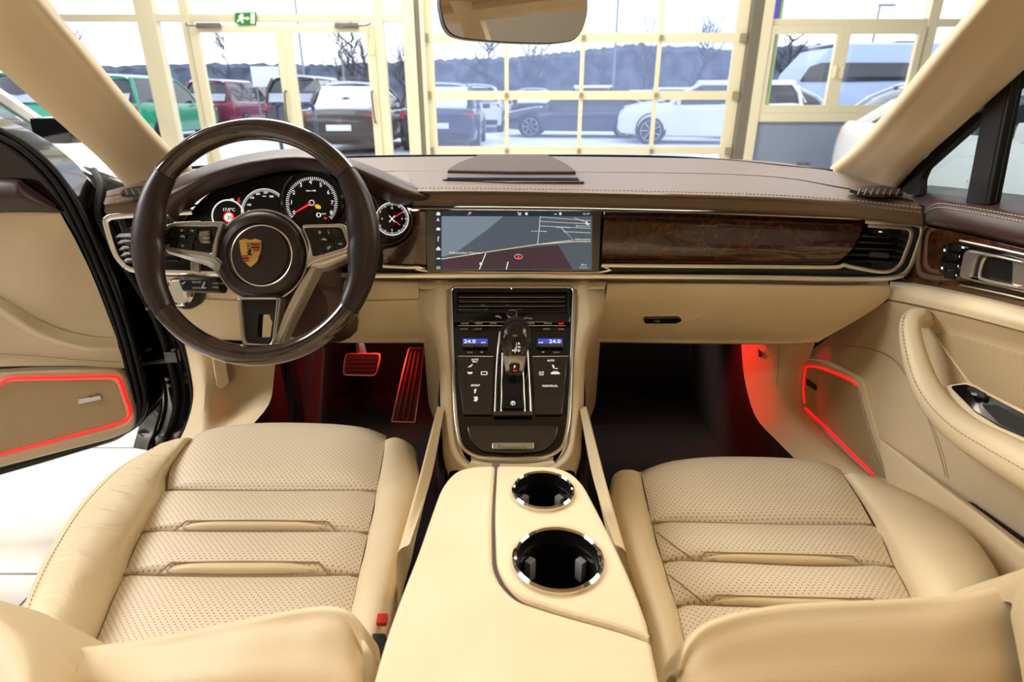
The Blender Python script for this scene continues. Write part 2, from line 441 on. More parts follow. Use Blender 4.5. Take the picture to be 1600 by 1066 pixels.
# ================================================================ showroom shell
YW = 7.5
M_tile = mat('white_floor_tile', (238, 234, 226), .18)
def tile_mat():
    nt = M_tile.node_tree; b = nt.nodes['Principled BSDF']; t = nt.nodes.new('ShaderNodeTexCoord'); br = nt.nodes.new('ShaderNodeTexBrick')
    br.offset = 0; br.inputs['Scale'].default_value = 1; br.inputs['Brick Width'].default_value = .6; br.inputs['Row Height'].default_value = .6
    br.inputs['Mortar Size'].default_value = .004; br.inputs['Color1'].default_value = lin((240, 236, 228)); br.inputs['Color2'].default_value = lin((236, 232, 224))
    br.inputs['Mortar'].default_value = lin((120, 112, 104)); nt.links.new(t.outputs['Object'], br.inputs['Vector']); nt.links.new(br.outputs['Color'], b.inputs['Base Color'])
tile_mat()
M_frame = mat('cream_window_frame', (236, 228, 196), .4)
M_rail = mat('grey_steel_guide_rail', (120, 114, 100), .5, metal=.1)
M_panelblue = mat('blue_grey_wall_panel', (140, 156, 184), .6)
M_snow = mat('snow', (240, 244, 252), .8, var=((214, 224, 242), 1.2))
M_ceil = mat('grey_showroom_ceiling', (120, 112, 100), .9)
def struct(o): o['kind'] = 'structure'; return o
struct(MB().box((.65, 2.25, -.05), (17.4, 10.6, .1)).build('floor', M_tile, smooth=False))
struct(MB().box((.65, 2.2, 4.45), (17.4, 10.8, .1)).build('ceiling', M_ceil, smooth=False))
struct(MB().box((0, 47.6, -.12), (150, 80, .16)).build('ground', M_snow, smooth=False))
M_wallg = mat('grey_beige_showroom_wall', (150, 140, 124), .9)
struct(MB().box((0, -3.1, 2.2), (16.2, .1, 4.4)).build('wall_back', M_wallg, smooth=False))
for sx, nm in ((-8.05, 'wall_left'), (9.35, 'wall_east')): struct(MB().box((sx, 2.2, 2.2), (.1, 10.6, 4.4)).build(nm, M_wallg, smooth=False))
WF = Frame((0, YW, 1.15), (0, -1, 0))
def wx(px, y0=100): return WF.px(px, y0).x
def wz(py): return WF.px(800, py).z
def post(mb, x0, x1, z0=0.0, z1=4.4, dep=.12, y=YW):
    mb.box(((x0 + x1) / 2, y, (z0 + z1) / 2), (abs(x1 - x0), dep, abs(z1 - z0)), ch=.006)
def railb(mb, z0, z1, xa, xb, dep=.11, y=YW):
    mb.box(((xa + xb) / 2, y, (z0 + z1) / 2), (abs(xb - xa), dep, abs(z1 - z0)), ch=.006)
XA = wx(-260); 
# left glazed wall
mb = MB()
post(mb, wx(232), wx(260)); post(mb, wx(92), wx(104)); post(mb, XA - .1, XA); post(mb, wx(-90), wx(-72))
railb(mb, wz(34), wz(23), XA, wx(660)); post(mb, wx(299), wx(312)); post(mb, wx(590), wx(604)); post(mb, wx(634), wx(653), dep=.2)
post(mb, wx(661), wx(667), dep=.2)
railb(mb, 0, .12, XA, wx(653))
struct(mb.build('window_1', M_frame, smooth=False))
mg = MB(); mg.box(((XA + wx(653)) / 2, YW, 2.2), (wx(653) - XA, .012, 4.3)); 
struct(mg.build('window_2', M_glass, smooth=False))
# double door: two leaves
for k, (a, b) in enumerate(((312, 452), (452, 590))):
    mb = MB(); x0, x1 = wx(a), wx(b); s0 = wx(324) - wx(312)
    post(mb, x0, x0 + s0, 0, wz(40), .07, YW - .07); post(mb, x1 - s0, x1, 0, wz(40), .07, YW - .07)
    railb(mb, wz(52), wz(40), x0 + s0 * .9, x1 - s0 * .9, .064, YW - .07); railb(mb, .02, .2, x0 + s0 * .9, x1 - s0 * .9, .064, YW - .07)
    d = struct(mb.build('door_%d' % (k + 1), M_frame, smooth=False))
    cx = wx(345 if k == 0 else 552); c = MB().box((cx, YW - .14, wz(42)), (.26, .05, .05), ch=.006).build('door_closer', M_rail, d)
    MB().tube([(cx - .02, YW - .17, wz(43)), (cx - .22 * (1 if k == 0 else -1), YW - .2, wz(43)), (cx - .26 * (1 if k == 0 else -1), YW - .1, wz(38))], .008).build('closer_arm', M_rail, c)
    MB().tube(curve([(x1 - .06 if k else x1 - .04, YW - .11, 1.2), (x1 - .06 if k else x1 - .04, YW - .17, 1.16), (x1 - .05, YW - .17, .9), (x1 - .05, YW - .11, .86)]), .012).build('door_handle', M_rail, d)
# sectional garage door
g = MB(); xs = [676, 791.5, 910, 1029, 1148]
post(g, wx(661), wx(678), 0, 4.2, .05, YW + .03); post(g, wx(1143), wx(1161), 0, 4.2, .05, YW + .03)
for px in xs[1:-1]: post(g, wx(px - 3.2), wx(px + 3.2), 0, 4.2, .045, YW + .03)
for (a, b) in ((66, 51), (156, 142), (241, 229), (-28, -42), (-120, -134)):
    railb(g, wz(a), wz(b), wx(662), wx(1160), .058, YW + .03)
railb(g, 0, .3, wx(661), wx(1161), .05, YW + .03)
gd = struct(g.build('door_3', M_frame, smooth=False))
h = MB()
for py in (59, 149, 236):
    for px in (667, 1155, 791.5, 910, 1029):
        h.box((wx(px), YW - .022, wz(py)), (.07 if px in (667, 1155) else .04, .05, .085 if px in (667, 1155) else .05), ch=.006)
h.build('hinge', mat('greenish_steel_hinge', (150, 144, 116), .5), gd)
mp = MB().box(((wx(661) + wx(1161)) / 2, YW + .03, 2.1), (wx(1161) - wx(661), .008, 4.2)).build('pane', M_pane, gd, smooth=False)
h = MB(); post(h, wx(653), wx(661), 0, 4.3, .1, YW - .02); post(h, wx(1161), wx(1177), 0, 4.3, .16, YW - .02)
struct(h.build('trim_1', M_rail, smooth=False))
# right wall: sill panel with windows above
XB = wx(1960)
mb = MB(); post(mb, wx(1177), wx(1192), dep=.22)
railb(mb, wz(42), wz(30), wx(1190), XB); railb(mb, wz(190), wz(176), wx(1190), XB, .18)
post(mb, wx(1430), wx(1446)); post(mb, wx(1700), wx(1716)); post(mb, XB, XB + .1)
mb.box(((wx(1300) + wx(1310)) / 2, YW, 3.0), (.02, .05, .02))
struct(mb.build('window_3', M_frame, smooth=False))
mg = MB().box(((wx(1190) + XB) / 2, YW, (wz(180) + 4.3) / 2), (XB - wx(1190), .012, 4.3 - wz(180)))
struct(mg.build('window_4', M_glass, smooth=False))
for k, (a, b) in enumerate(((1190, 1305), (1305, 1428))):
    mb = MB(); x0, x1 = wx(a), wx(b); s0 = wx(1202) - wx(1192)
    post(mb, x0, x0 + s0, wz(176), wz(42), .06, YW - .06); post(mb, x1 - s0, x1, wz(176), wz(42), .06, YW - .06)
    railb(mb, wz(54), wz(42), x0 + s0 * .9, x1 - s0 * .9, .054, YW - .06); railb(mb, wz(176), wz(164), x0 + s0 * .9, x1 - s0 * .9, .054, YW - .06)
    wd = struct(mb.build('window_%d' % (k + 5), M_frame, smooth=False))
    MB().box((x1 - s0 / 2 if k == 0 else x0 + s0 / 2, YW - .11, wz(113)), (.03, .04, .13), ch=.006).build('window_handle', M_frame, wd)
struct(MB().box(((wx(1192) + XB) / 2, YW, wz(190) / 2), (XB - wx(1192), .1, wz(190))).build('wall_right', M_panelblue, smooth=False))
# emergency exit sign
M_green = mat('green_sign', (24, 120, 50), .4, emit=(20, 120, 50), es=.35)
sf = Frame((0, YW - .10, 1.15), (0, -1, 0))
s = thing('exit_sign', (wx(385), YW - .1, wz(30)), 'small green emergency exit sign above the double door', 'sign')
pplate('sign_panel', sf, [(368, 20), (401, 19), (401, 39), (376, 40), (368, 36)], 0, .02, M_green, s, r=1)
M_signw = mat('sign_white', (240, 240, 200), .4, emit=(240, 240, 190), es=.7)
pplate('door_pictogram', sf, [(393, 21), (399, 21), (399, 37), (393, 37)], .02, .022, M_signw, s, r=.3)
pplate('arrow', sf, [(391, 29), (387, 26), (387, 28), (382, 28), (382, 30), (387, 30), (387, 32)], .02, .022, M_signw, s, r=.1)
pplate('running_figure', sf, [(378, 22), (381, 22), (381, 26), (383, 28), (380, 30), (382, 36), (379, 36), (377, 31), (373, 35), (371, 34), (375, 29), (374, 26)], .02, .022, M_signw, s, r=.3)
# cable loop beside the door
tag(MB().tube(curve([(wx(584), YW - .14, wz(42)), (wx(580), YW - .13, wz(70)), (wx(586), YW - .13, wz(86)), (wx(591), YW - .13, wz(70)), (wx(588), YW - .13, wz(56))]), .009).build('cable', M_frame), 'pale cable looping down the frame right of the double door', 'cable')

# ================================================================ outdoors: forest ridge, trees, poles
M_hill = mat('winter_forest', (96, 106, 124), .95, var=((62, 70, 86), .9))
M_bark = mat('bare_tree_bark', (62, 62, 70), .95)
def ridge(name, y0, pts, dep, label):
    mb = MB(); random.seed(3); rows = []
    top = []
    for i in range(len(pts) - 1):
        n = 26
        for k in range(n):
            t = k / n; top.append((pts[i][0] + (pts[i + 1][0] - pts[i][0]) * t, pts[i][1] + (pts[i + 1][1] - pts[i][1]) * t + random.uniform(-2.2, 2.2)))
    base = [P(x, 150, Y=y0) for x, y in top]; crest = [P(x, y, Y=y0) for x, y in top]
    for b in base: b.z = -.2
    r0 = base; r1 = [Vector((c.x, c.y + .5, c.z * .9)) for c in crest]; r2 = [Vector((c.x, c.y + 2, c.z)) for c in crest]
    r3 = [Vector((c.x, c.y + dep, c.z * .8)) for c in crest]; r4 = [Vector((c.x, c.y + dep, -.2)) for c in crest]
    mb.grid([r0, r1, r2, r3, r4], 1, 1, sm=False); return tag(mb.build(name, M_hill, smooth=False), label, 'hill')
ridge('wooded_hill', 66, [(-900, 110), (0, 108), (300, 96), (500, 100), (660, 92), (800, 88), (900, 78), (1000, 66), (1150, 74), (1300, 66), (1500, 88), (2400, 100)], 10, 'long dark wooded hill on the horizon beyond the car park')
def tree(px, py_top, Y, seed, label, rad=.11, group=None, spread=1.0):
    random.seed(seed); mb = MB(); b = P(px, 150, Y=Y); b.z = 0; top = P(px, py_top, Y=Y).z; H = top
    t = thing('bare_tree', b, label, 'tree', group)
    tr = [b + Vector((random.uniform(-.1, .1) * i, 0, H * .92 * i / 7)) for i in range(8)]
    MB().tube(curve(tr, 3), [rad * (1 - .85 * i / 21) for i in range(22)], n=7).build('trunk', M_bark, t)
    def br(p, d, L, r, lv):
        q = [p]; dd = d.copy()
        for _ in range(3):
            dd = (dd + Vector((random.uniform(-.25, .25), random.uniform(-.25, .25), random.uniform(0, .25)))).normalized(); q.append(q[-1] + dd * L / 3)
        mb.tube(q, [r, r * .75, r * .5, r * .25], n=4, caps=False)
        if lv > 0:
            for _ in range(4):
                k = random.randint(1, 3); a = (dd + Vector((random.uniform(-1, 1), random.uniform(-1, 1), random.uniform(-.1, .6)))).normalized()
                br(q[k], a, L * random.uniform(.45, .65), r * .5, lv - 1)
    for i in range(13):
        f = random.uniform(.3, 1); k = tr[0].lerp(tr[-1], f); a = random.uniform(0, 2 * PI)
        br(k, Vector((math.cos(a), math.sin(a), random.uniform(.3, .9))).normalized(), H * .34 * (1.15 - f * .6) * spread, rad * .38, 2)
    mb.build('branches', M_bark, t)
tree(362, 48, 34, 11, 'thin bare tree seen through the left door leaf', .07, spread=.7)
tree(545, 50, 30, 12, 'large dark bare tree seen through the right door leaf', .14)
tree(583, 58, 33, 13, 'bare tree by the right edge of the double door', .12)
tree(628, 70, 36, 14, 'small bare tree in the narrow pane between door and roller gate', .1)
tree(757, 58, 30, 15, 'bare tree behind the leftmost column of roller gate panes', .09)
tree(1092, 40, 32, 16, 'tall bare tree behind the right column of roller gate panes', .11)
tree(840, 40, 44, 17, 'faint bare tree behind the second column of roller gate panes', .10)
tree(1000, 46, 44, 20, 'faint bare tree behind the third column of roller gate panes', .10)
tree(1226, 50, 28, 18, 'dense bare tree left of the motorhome', .12)
tree(130, 30, 26, 19, 'bare tree with drooping twigs beside the left windscreen pillar', .08)
M_pole = mat('galvanised_pole', (130, 136, 146), .5)
def lamp_post(px, pyt, Y, label):
    b = P(px, 150, Y=Y); b.z = 0; z = P(px, pyt, Y=Y).z
    t = thing('lamp_post', b, label, 'lamp post')
    MB().tube([b, b + Vector((0, 0, z))], [.07, .04]).build('pole', M_pole, t)
    MB().box(b + Vector((.3, 0, z)), (.7, .2, .09), ch=.03).build('lamp_head', M_pole, t)
lamp_post(540, 82, 28, 'grey lamp post with head seen through the right door leaf')
lamp_post(479, -20, 36, 'slim tall lamp post behind the left side of the right door leaf')
lamp_post(957, -30, 34, 'slim tall lamp post behind the roller gate')
lamp_post(1346, 8, 30, 'lamp post seen through the upper right window')
# white board, bike rack, flag
M_board = mat('white_board', (236, 238, 244), .5)
b = P(418, 140, Y=21.4); t = thing('notice_board', (b.x, 21.4, 0), 'blank white notice board among the cars beyond the left door leaf', 'sign')
w_ = P(440, 120, Y=21.4).x - P(397, 120, Y=21.4).x
MB().box((b.x, 21.4, (P(418, 104, Y=21.4).z + P(418, 136, Y=21.4).z) / 2), (w_, .06, P(418, 104, Y=21.4).z - P(418, 136, Y=21.4).z), ch=.01).build('board', M_board, t)
for sx in (-.4, .4): MB().tube([(b.x + sx * w_, 21.45, 0), (b.x + sx * w_, 21.45, 1.6)], .03).build('post', M_pole, t)
M_bluepipe = mat('dark_blue_tube', (40, 50, 92), .4)
for px, lb in ((443, 'blue tubular bike stand left of the door mullion'), (479, 'blue tubular bike stand right of the door mullion')):
    x0, x1 = P(px - 11, 170, Y=9.5).x, P(px + 11, 170, Y=9.5).x; z = P(px, 165, Y=9.5).z
    t = tag(MB().tube(curve([(x0, 9.5, -.02), (x0, 9.5, z - .1), (x0 + .06, 9.5, z), (x1 - .06, 9.5, z), (x1, 9.5, z - .1), (x1, 9.5, -.02)], 6), .028).build('bike_stand', M_bluepipe), lb, 'bike stand')
M_flag = mat('purple_flag', (86, 70, 160), .7)
b = P(1202, 100, Y=16); t = thing('banner_flag', (b.x, 16, 0), 'tall narrow purple banner on a pole left of the right windows', 'flag')
MB().tube([(P(1208, 100, Y=16).x, 16, 0), (P(1208, 100, Y=16).x, 16, 6)], .04).build('pole', mat('yellow_green_pole', (140, 160, 90), .5), t)
xf0, xf1 = P(1192, 100, Y=16).x, P(1206, 100, Y=16).x
MB().grid([[(xf0, 16, 1.3), ((xf0 + xf1) / 2, 16.04, 1.32), (xf1, 16, 1.3)], [(xf0, 16, 3), ((xf0 + xf1) / 2, 15.95, 3), (xf1, 16, 3)], [(xf0, 16, 5.8), ((xf0 + xf1) / 2, 16.04, 5.8), (xf1, 16, 5.8)]], 4, 6, thick=.01, tdir=(0, 1, 0)).build('banner_cloth', M_flag, t)
sfb = Frame((xf0, 15.93, 3), (0, -1, 0))
for z_, h_ in ((1.9, .16), (4.2, .2)): MB().box(((xf0 + xf1) / 2, 15.93, z_), ((xf1 - xf0) * .5, .01, h_)).build('banner_print', M_board, t)

# ================================================================ parked cars
M_tyre = mat('tyre_rubber', (20, 20, 22), .8); M_rim = mat('alloy_wheel', (190, 192, 198), .3, metal=.7)
M_lampred = mat('tail_light_red', (170, 16, 26), .3, emit=(170, 20, 30), es=.3); M_headl = mat('head_light_glass', (210, 216, 226), .15)
M_plate = mat('white_number_plate', (238, 240, 244), .4)
M_cglass = mat('car_window_glass', (38, 46, 56), .06, coat=.5)
PAINT = {}
def paint(n, rgb):
    if n not in PAINT: PAINT[n] = mat(n + '_car_paint', rgb, .25, coat=.8)
    return PAINT[n]
def make_car(label, loc, head, m, kind='saloon', snow=True, L=4.6, W=1.86, group='snow dusted cars in the car park', plate=True, H=None, glassmat=None, mm=None):
    """parked car facing +x of its own axes, then turned by head degrees"""
    suv = kind == 'suv'; H = H or (1.66 if suv else 1.42); hw = W / 2
    R = Matrix.Rotation(math.radians(head), 3, 'Z'); o = Vector(loc)
    T = lambda x, y, z: o + R @ Vector((x, y, z))
    t = thing('car', loc, label, 'car', None)
    belt = .98 if suv else .88; hood = .98 if suv else .78
    rear_top = 1.02 if suv else .92
    st = [(-.5, .42, rear_top - .14, .86), (-.485, .26, rear_top - .02, .93), (-.42, .2, rear_top, .98), (-.25, .18, belt + .02, 1), (0, .18, belt, 1), (.2, .18, belt - .01, 1), (.3, .19, hood + .05, .99), (.42, .22, hood - .04, .96), (.48, .26, hood - .14, .9), (.5, .36, hood - .28, .8)]
    rows = []
    for (f, zl, zt, k) in st:
        w2 = hw * k; r = []
        for (y, z) in ((0, zl), (.85, zl), (.97, zl + .1), (1, (zl + zt) / 2 - .05), (.985, zt - .14), (.93, zt - .03), (.8, zt), (0, zt + .02)): r.append((y, z))
        full = [(-y, z) for y, z in r[::-1]][:-1] + r
        rows.append([T(f * L, y * w2, z) for y, z in full])
    mb = MB().grid(rows, 2, 2)
    n = len(mb.g[0])
    for ring in (mb.g[0], mb.g[-1]):
        k = len(mb.v); mb.v += ring; mb.f.append(tuple(range(k, k + n)))
    body = mb.build('body', m, t)
    # cabin: base outline at the belt, roof outline above
    if suv: cb = [(-.485, 0), (.22, 0)]; rf = [(-.43, .1), (.06, 0)]
    elif kind == 'coupe': cb = [(-.42, 0), (.24, 0)]; rf = [(-.2, 0), (.03, 0)]
    else: cb = [(-.38, 0), (.24, 0)]; rf = [(-.22, 0), (.05, 0)]
    x0, x1, a0, a1 = cb[0][0] * L, cb[1][0] * L, rf[0][0] * L, rf[1][0] * L
    def ring(xa, xb, y, z, rr):
        return [T(xa, -y + rr, z), T(xa + rr * .6, -y, z), T((xa + xb) / 2, -y * 1.02, z), T(xb - rr, -y, z), T(xb, -y + rr * 2, z), T(xb + .08, 0, z), T(xb, y - rr * 2, z), T(xb - rr, y, z), T((xa + xb) / 2, y * 1.02, z), T(xa + rr * .6, y, z), T(xa, y - rr, z), T(xa - .06, 0, z)]
    rings = [ring(x0, x1, hw * .9, belt - .04, .12), ring((x0 * .6 + a0 * .4), (x1 * .6 + a1 * .4), hw * .84, belt + (H - belt) * .45, .14), ring(a0, a1, hw * .68, H - .06, .16)]
    mb = MB()
    for r in rings: mb.v += r
    q = 12
    for i in range(2):
        for k in range(q): mb.f.append((i * q + k, i * q + (k + 1) % q, (i + 1) * q + (k + 1) % q, (i + 1) * q + k))
    mb.build('window', glassmat or M_cglass, t, ang=50)
    mb = MB(); top = [ring(a0 - .03, a1 + .03, hw * .70, H - .07, .16), ring(a0, a1, hw * .67, H - .02, .16), ring(a0 + .25, a1 - .25, hw * .4, H, .1)]
    for r in top: mb.v += r
    for i in range(2):
        for k in range(q): mb.f.append((i * q + k, i * q + (k + 1) % q, (i + 1) * q + (k + 1) % q, (i + 1) * q + k))
    mb.f.append(tuple(range(2 * q, 3 * q)))
    for sy in (-1, 1):
        mb.tube([T(x1 - .05, sy * hw * .88, belt - .02), T(x1 * .55 + a1 * .45, sy * hw * .80, belt + (H - belt) * .5), T(a1 - .02, sy * hw * .68, H - .05)], .035, n=6)
        mb.tube([T(x0 + .05, sy * hw * .86, belt - .02), T(x0 * .5 + a0 * .5, sy * hw * .80, belt + (H - belt) * .52), T(a0 + .02, sy * hw * .66, H - .05)], .07 if not suv else .05, n=6)
        mb.tube([T((x0 + x1) / 2 - .05, sy * hw * .91, belt - .02), T((a0 + a1) / 2, sy * hw * .7, H - .05)], .03, n=6)
    mb.build('roof', m, t, ang=50)
    wr = .35 if suv else .33
    for fx in (-.31, .31):
        for sy in (-1, 1):
            c = T(fx * L, sy * (hw - .10), wr - .02); ax = R @ Vector((0, sy, 0))
            wh = MB().lathe([(.2, -.12), (wr, -.12), (wr + .0, .08), (wr - .03, .115), (wr - .09, .115)], c, ax, 28).build('wheel', M_tyre, t)
            rm = MB().lathe([(wr - .09, .05), (wr - .085, .118), (wr - .1, .118), (wr - .11, .07)], c, ax, 28)
            for k in range(7):
                a = 2 * PI * k / 7; d = R @ Vector((math.cos(a), 0, math.sin(a))); rm.tube([c + ax * .10 + d * .03, c + ax * .105 + d * (wr - .09)], .018, n=5)
            rm.lathe([(.0, .115), (.05, .11), (.05, .06)], c, ax, 12); rm.build('alloy_rim', M_rim, wh)
            MB().lathe([(wr + .05, -.05), (wr + .05, .085), (wr + .02, .088), (wr - .02, .04)], T(fx * L, sy * (hw - .10), wr + .02), ax, 28).build('wheel_arch', M_blackrough, t)
    for sy in (-1, 1):
        MB().box(T(-.488 * L, sy * hw * .66, rear_top - .16), (.1, .42, .13), R, .03).build('tail_light', M_lampred, t)
        MB().box(T(.468 * L, sy * hw * .68, hood - .22), (.2, .36, .13), R, .04).build('head_light', M_headl, t)
        MB().box(T(.17 * L, sy * (hw + .08), belt + .05), (.1, .2, .13), R, .035).build('wing_mirror', mm or m, t)
    if plate:
        MB().box(T(-.5 * L - .015, 0, .62 if suv else .56), (.03, .52, .12), R, .008).build('number_plate', M_plate, t)
        MB().box(T(.5 * L + .0, 0, .40), (.04, .52, .12), R, .008).build('number_plate', M_plate, t)
    MB().box(T(-.495 * L, 0, .34), (.08, W * .8, .16), R, .03).build('bumper', M_blackrough, t)
    if snow:
        mb = MB().grid([[T(a, y * hw, H + dz) for y, dz in ((-.62, -.03), (-.5, .03), (0, .06), (.5, .03), (.62, -.03))] for a in (a0 - .05, a0 * .5 + a1 * .5, a1 + .02)], 3, 3, thick=.05, tdir=(0, 0, -1))
        mb.grid([[T(a, y * hw, z) for y in (-.85, 0, .85)] for a, z in ((x1 + .12, hood + .11), (.35 * L, hood + .05), (.47 * L, hood - .06))], 3, 3, thick=.04, tdir=(0, 0, -1))
        if not suv:
            mb.grid([[T(a, y * hw, z) for y in (-.7, 0, .7)] for a, z in ((-.48 * L, rear_top + .03), (x0 + .02, rear_top + .08), (a0 - .1, H - .04))], 3, 3, thick=.04, tdir=(0, 0, -1))
        else:
            mb.grid([[T(a, y * hw, z) for y in (-.7, 0, .7)] for a, z in ((-.51 * L, rear_top + .0), (-.475 * L, rear_top + .22))], 3, 3, thick=.03, tdir=(-1, 0, 0))
        mb.build('snow_cover', M_snow, t)
    return t
def gx(px, py, Y): p = P(px, py, Y=Y); return p.x
def car_at(px, Y, head, label, m, kind='saloon', snow=True, **k):
    return make_car(label, (gx(px, 160, Y), Y, -.03), head, m, kind, snow, **k)
black = paint('black', (14, 15, 20)); navy = paint('dark_blue', (40, 50, 76)); whitec = paint('white', (228, 230, 234))
teal = paint('teal_green', (20, 150, 110)); plum = paint('plum_red', (120, 20, 62)); grey = paint('grey', (96, 104, 120)); silver = paint('silver', (176, 184, 200))
car_at(368, 24, 90, 'plum red estate seen from behind through the left door leaf', plum, 'suv')
car_at(240, 19.1, 90, 'teal green hatchback with snowy roof left of the plum red estate', teal, 'suv')
car_at(120, 19.1, 90, 'teal green van nearest the left windscreen pillar', teal, 'suv', H=1.75)
car_at(405, 33, 90, 'white car with red tail lights behind the plum red estate', whitec, 'suv')
car_at(452, 31, -90, 'black car facing the showroom behind the bike stands', black, 'saloon')
car_at(498, 20, 90, 'black off-roader seen from behind through the right door leaf', black, 'suv')
car_at(572, 26, 90, 'black saloon at the right edge of the double door', black, 'saloon')
car_at(566, 15.5, 90, 'nearest black saloon with silver wheels between door and roller gate', black, 'saloon', W=1.76)
car_at(698, 16.4, 90, 'dark blue saloon seen from behind at the left of the roller gate', navy, 'saloon', W=1.8)
car_at(748, 24, 90, 'white car seen from behind in the leftmost roller gate column', whitec, 'suv', H=1.5)
car_at(905, 20, 172, 'dark blue coupe parked sideways behind the roller gate middle', navy, 'coupe')
car_at(1030, 25, 175, 'grey car parked sideways behind the dark blue coupe', grey, 'saloon')
car_at(1105, 17.2, 168, 'white estate at the lower right of the roller gate', whitec, 'suv', snow=True, H=1.5)
car_at(850, 35, 5, 'silver saloon under snow in the second column of roller gate panes', silver, 'saloon')
car_at(990, 36, 175, 'snow covered silver car in the third column of roller gate panes', silver, 'saloon')
car_at(1130, 35, 175, 'snow covered car in the right column of roller gate panes', silver, 'saloon')
car_at(705, 36, 5, 'snow covered grey car in the left column of roller gate panes', grey, 'saloon')
car_at(832, 27, 90, 'black car half hidden left of the dark blue coupe', black, 'saloon')
car_at(1222, 19.5, 0, 'snow covered white car at the left edge of the left casement window', whitec, 'saloon')
car_at(1426, 16, 180, 'white saloon under snow behind the casement window mullion', whitec, 'saloon')
car_at(1560, 19.5, 180, 'silver saloon under snow hidden mostly behind the right windscreen pillar', silver, 'saloon')
# motorhome
o = Vector((gx(1400, 110, 24), 24, 0)); mh = thing('motorhome', o, 'large pale blue grey motorhome with dark window band beyond the right windows', 'motorhome')
M_mh = mat('pale_blue_grey_panel', (168, 186, 214), .4)
rows = []
x0, x1 = gx(1232, 110, 24), gx(1560, 110, 24); z1 = P(1300, 72, Y=24).z
for y in (23.0, 25.3):
    rows.append([(x0 + .1, y, .4), (x0, y, 1.2), (x0 + .25, y, z1 - .9), (x0 + .9, y, z1 - .15), (x0 + 1.6, y, z1), (x1, y, z1), (x1, y, .4)])
mb = MB(); prof = [Vector((p[0], 0, p[2])) for p in rows[0]]
mb.plate([Vector((p.x, 25.3, p.z)) for p in prof], (0, -1, 0), 0, 2.3, .05); mb.build('body', M_mh, mh)
zf = lambda py: P(1300, py, Y=23).z
MB().plate([Vector(p) for p in ((x0 + .02, 23, zf(128)), (x0 + .3, 23, zf(104)), (x0 + .7, 23, zf(98)), (x1 - 1, 23, zf(98)), (x1 - 1, 23, zf(124)), (x0 + 2, 23, zf(128)))], (0, -1, 0), -.02, .04, .01).build('window_band', M_cglass, mh)
MB().box(((x0 + x1) / 2 + .4, 24.2, z1 + .08), (1.2, .8, .14), ch=.04).build('roof_hatch', M_black, mh)
MB().box(((x0 + x1) / 2, 24.2, z1 + .03), (x1 - x0 - 2.2, 2.0, .05), ch=.02).build('snow_cover', M_snow, mh)
for x in (x0 + 1.1, x1 - 1.5): MB().lathe([(.15, 0), (.4, 0), (.4, .2), (.3, .22), (0, .2)], (x, 22.98 + .1, .38), (0, -1, 0), 24).build('wheel', M_tyre, mh)
# showroom neighbours
make_car('white car with black mirror standing on the showroom floor to the left', (-3.35, 2.35, .06), 88, whitec, 'saloon', False, L=4.9, W=1.95, plate=False, H=1.44, mm=M_blackpaint)
make_car('white sports car on the showroom floor seen through the passenger window', (4.36, 4.75, 0), -90, whitec, 'coupe', False, L=4.2, W=1.85, plate=False, H=1.22)
make_car('black car at the right edge behind the window divider', (3.45, .1, 0), 90, black, 'saloon', False, L=4.5, W=1.85, plate=False)
make_car('red sports car behind the white one through the passenger window', (6.50, 5.25, 0), 90, paint('red', (190, 16, 22)), 'coupe', False, L=4.3, W=1.85, plate=False, H=1.30)
# ================================================================ body shell around the cabin
def C3(pts, n=8, closed=False): return curve(pts, n, closed)
# windscreen glass: between base, pillars and up past the frame
wsr = [[P(300, 262, Z=1.0), P(540, 246, Z=1.0), P(800, 243, Z=1.0), P(1060, 246, Z=1.0), P(1300, 266, Z=1.0)],
       [Vector((-.64, 1.02, 1.20)), Vector((-.35, 1.16, 1.22)), Vector((0, 1.20, 1.225)), Vector((.35, 1.16, 1.22)), Vector((.64, 1.02, 1.20))],
       [Vector((-.58, .62, 1.37)), Vector((-.3, .72, 1.40)), Vector((0, .75, 1.41)), Vector((.3, .72, 1.40)), Vector((.58, .62, 1.37))]]
ws = MB().grid(wsr, 8, 8).build('windscreen', M_glass); tag(ws, 'large clear windscreen above the brown dashboard', 'windscreen')
lp = curve([P(300, 262, Z=1.002), P(540, 246, Z=1.002), P(800, 243.5, Z=1.002), P(1060, 246, Z=1.002), P(1300, 267, Z=1.002)], 10)
MB().tube(lp, .0035, n=6).build('black_edge', M_blackrough, ws)
txf = Fp(1258, 258, (0, -.9, .45), Y=1.38)
text('etched_print', 'SEKURIT', txf, 1256, 256, 5, M_black, ws, wpx=22)
# pillars
def pillar(sgn, label):
    m = lambda x, y: (800 + sgn * (x - 800), y)
    def Q(x, y, X): a, b = m(x, y); return P(a, b, X=sgn * X)
    inner = [Q(1300, 267, .705), Q(1342, 232, .685), Q(1392, 178, .665), Q(1470, 84, .635), Q(1548, -8, .60), Q(1640, -130, .56)]
    mid = [Q(1352, 286, .735), Q(1392, 246, .715), Q(1452, 182, .70), Q(1530, 90, .67), Q(1610, -4, .635), Q(1720, -130, .60)]
    outer = [Q(1394, 300, .765), Q(1440, 250, .755), Q(1500, 196, .745), Q(1562, 140, .735), Q(1640, 68, .72), Q(1790, -80, .69)]
    back = [q + Vector((sgn * .03, .05, -.01)) for q in outer]
    bi = [q + Vector((sgn * .03, .07, 0)) for q in inner]
    mb = MB().grid([bi, inner, [a.lerp(b, .5) + Vector((-sgn * .006, -.004, .004)) for a, b in zip(inner, mid)], mid, [a.lerp(b, .5) + Vector((-sgn * .004, -.006, .0)) for a, b in zip(mid, outer)], outer, back], 8, 5)
    mb.v += []; return tag(mb.build('windscreen_pillar', M_beige2, ang=80), label, 'pillar')
pillar(1, 'beige trimmed windscreen pillar on the right, by the passenger door')
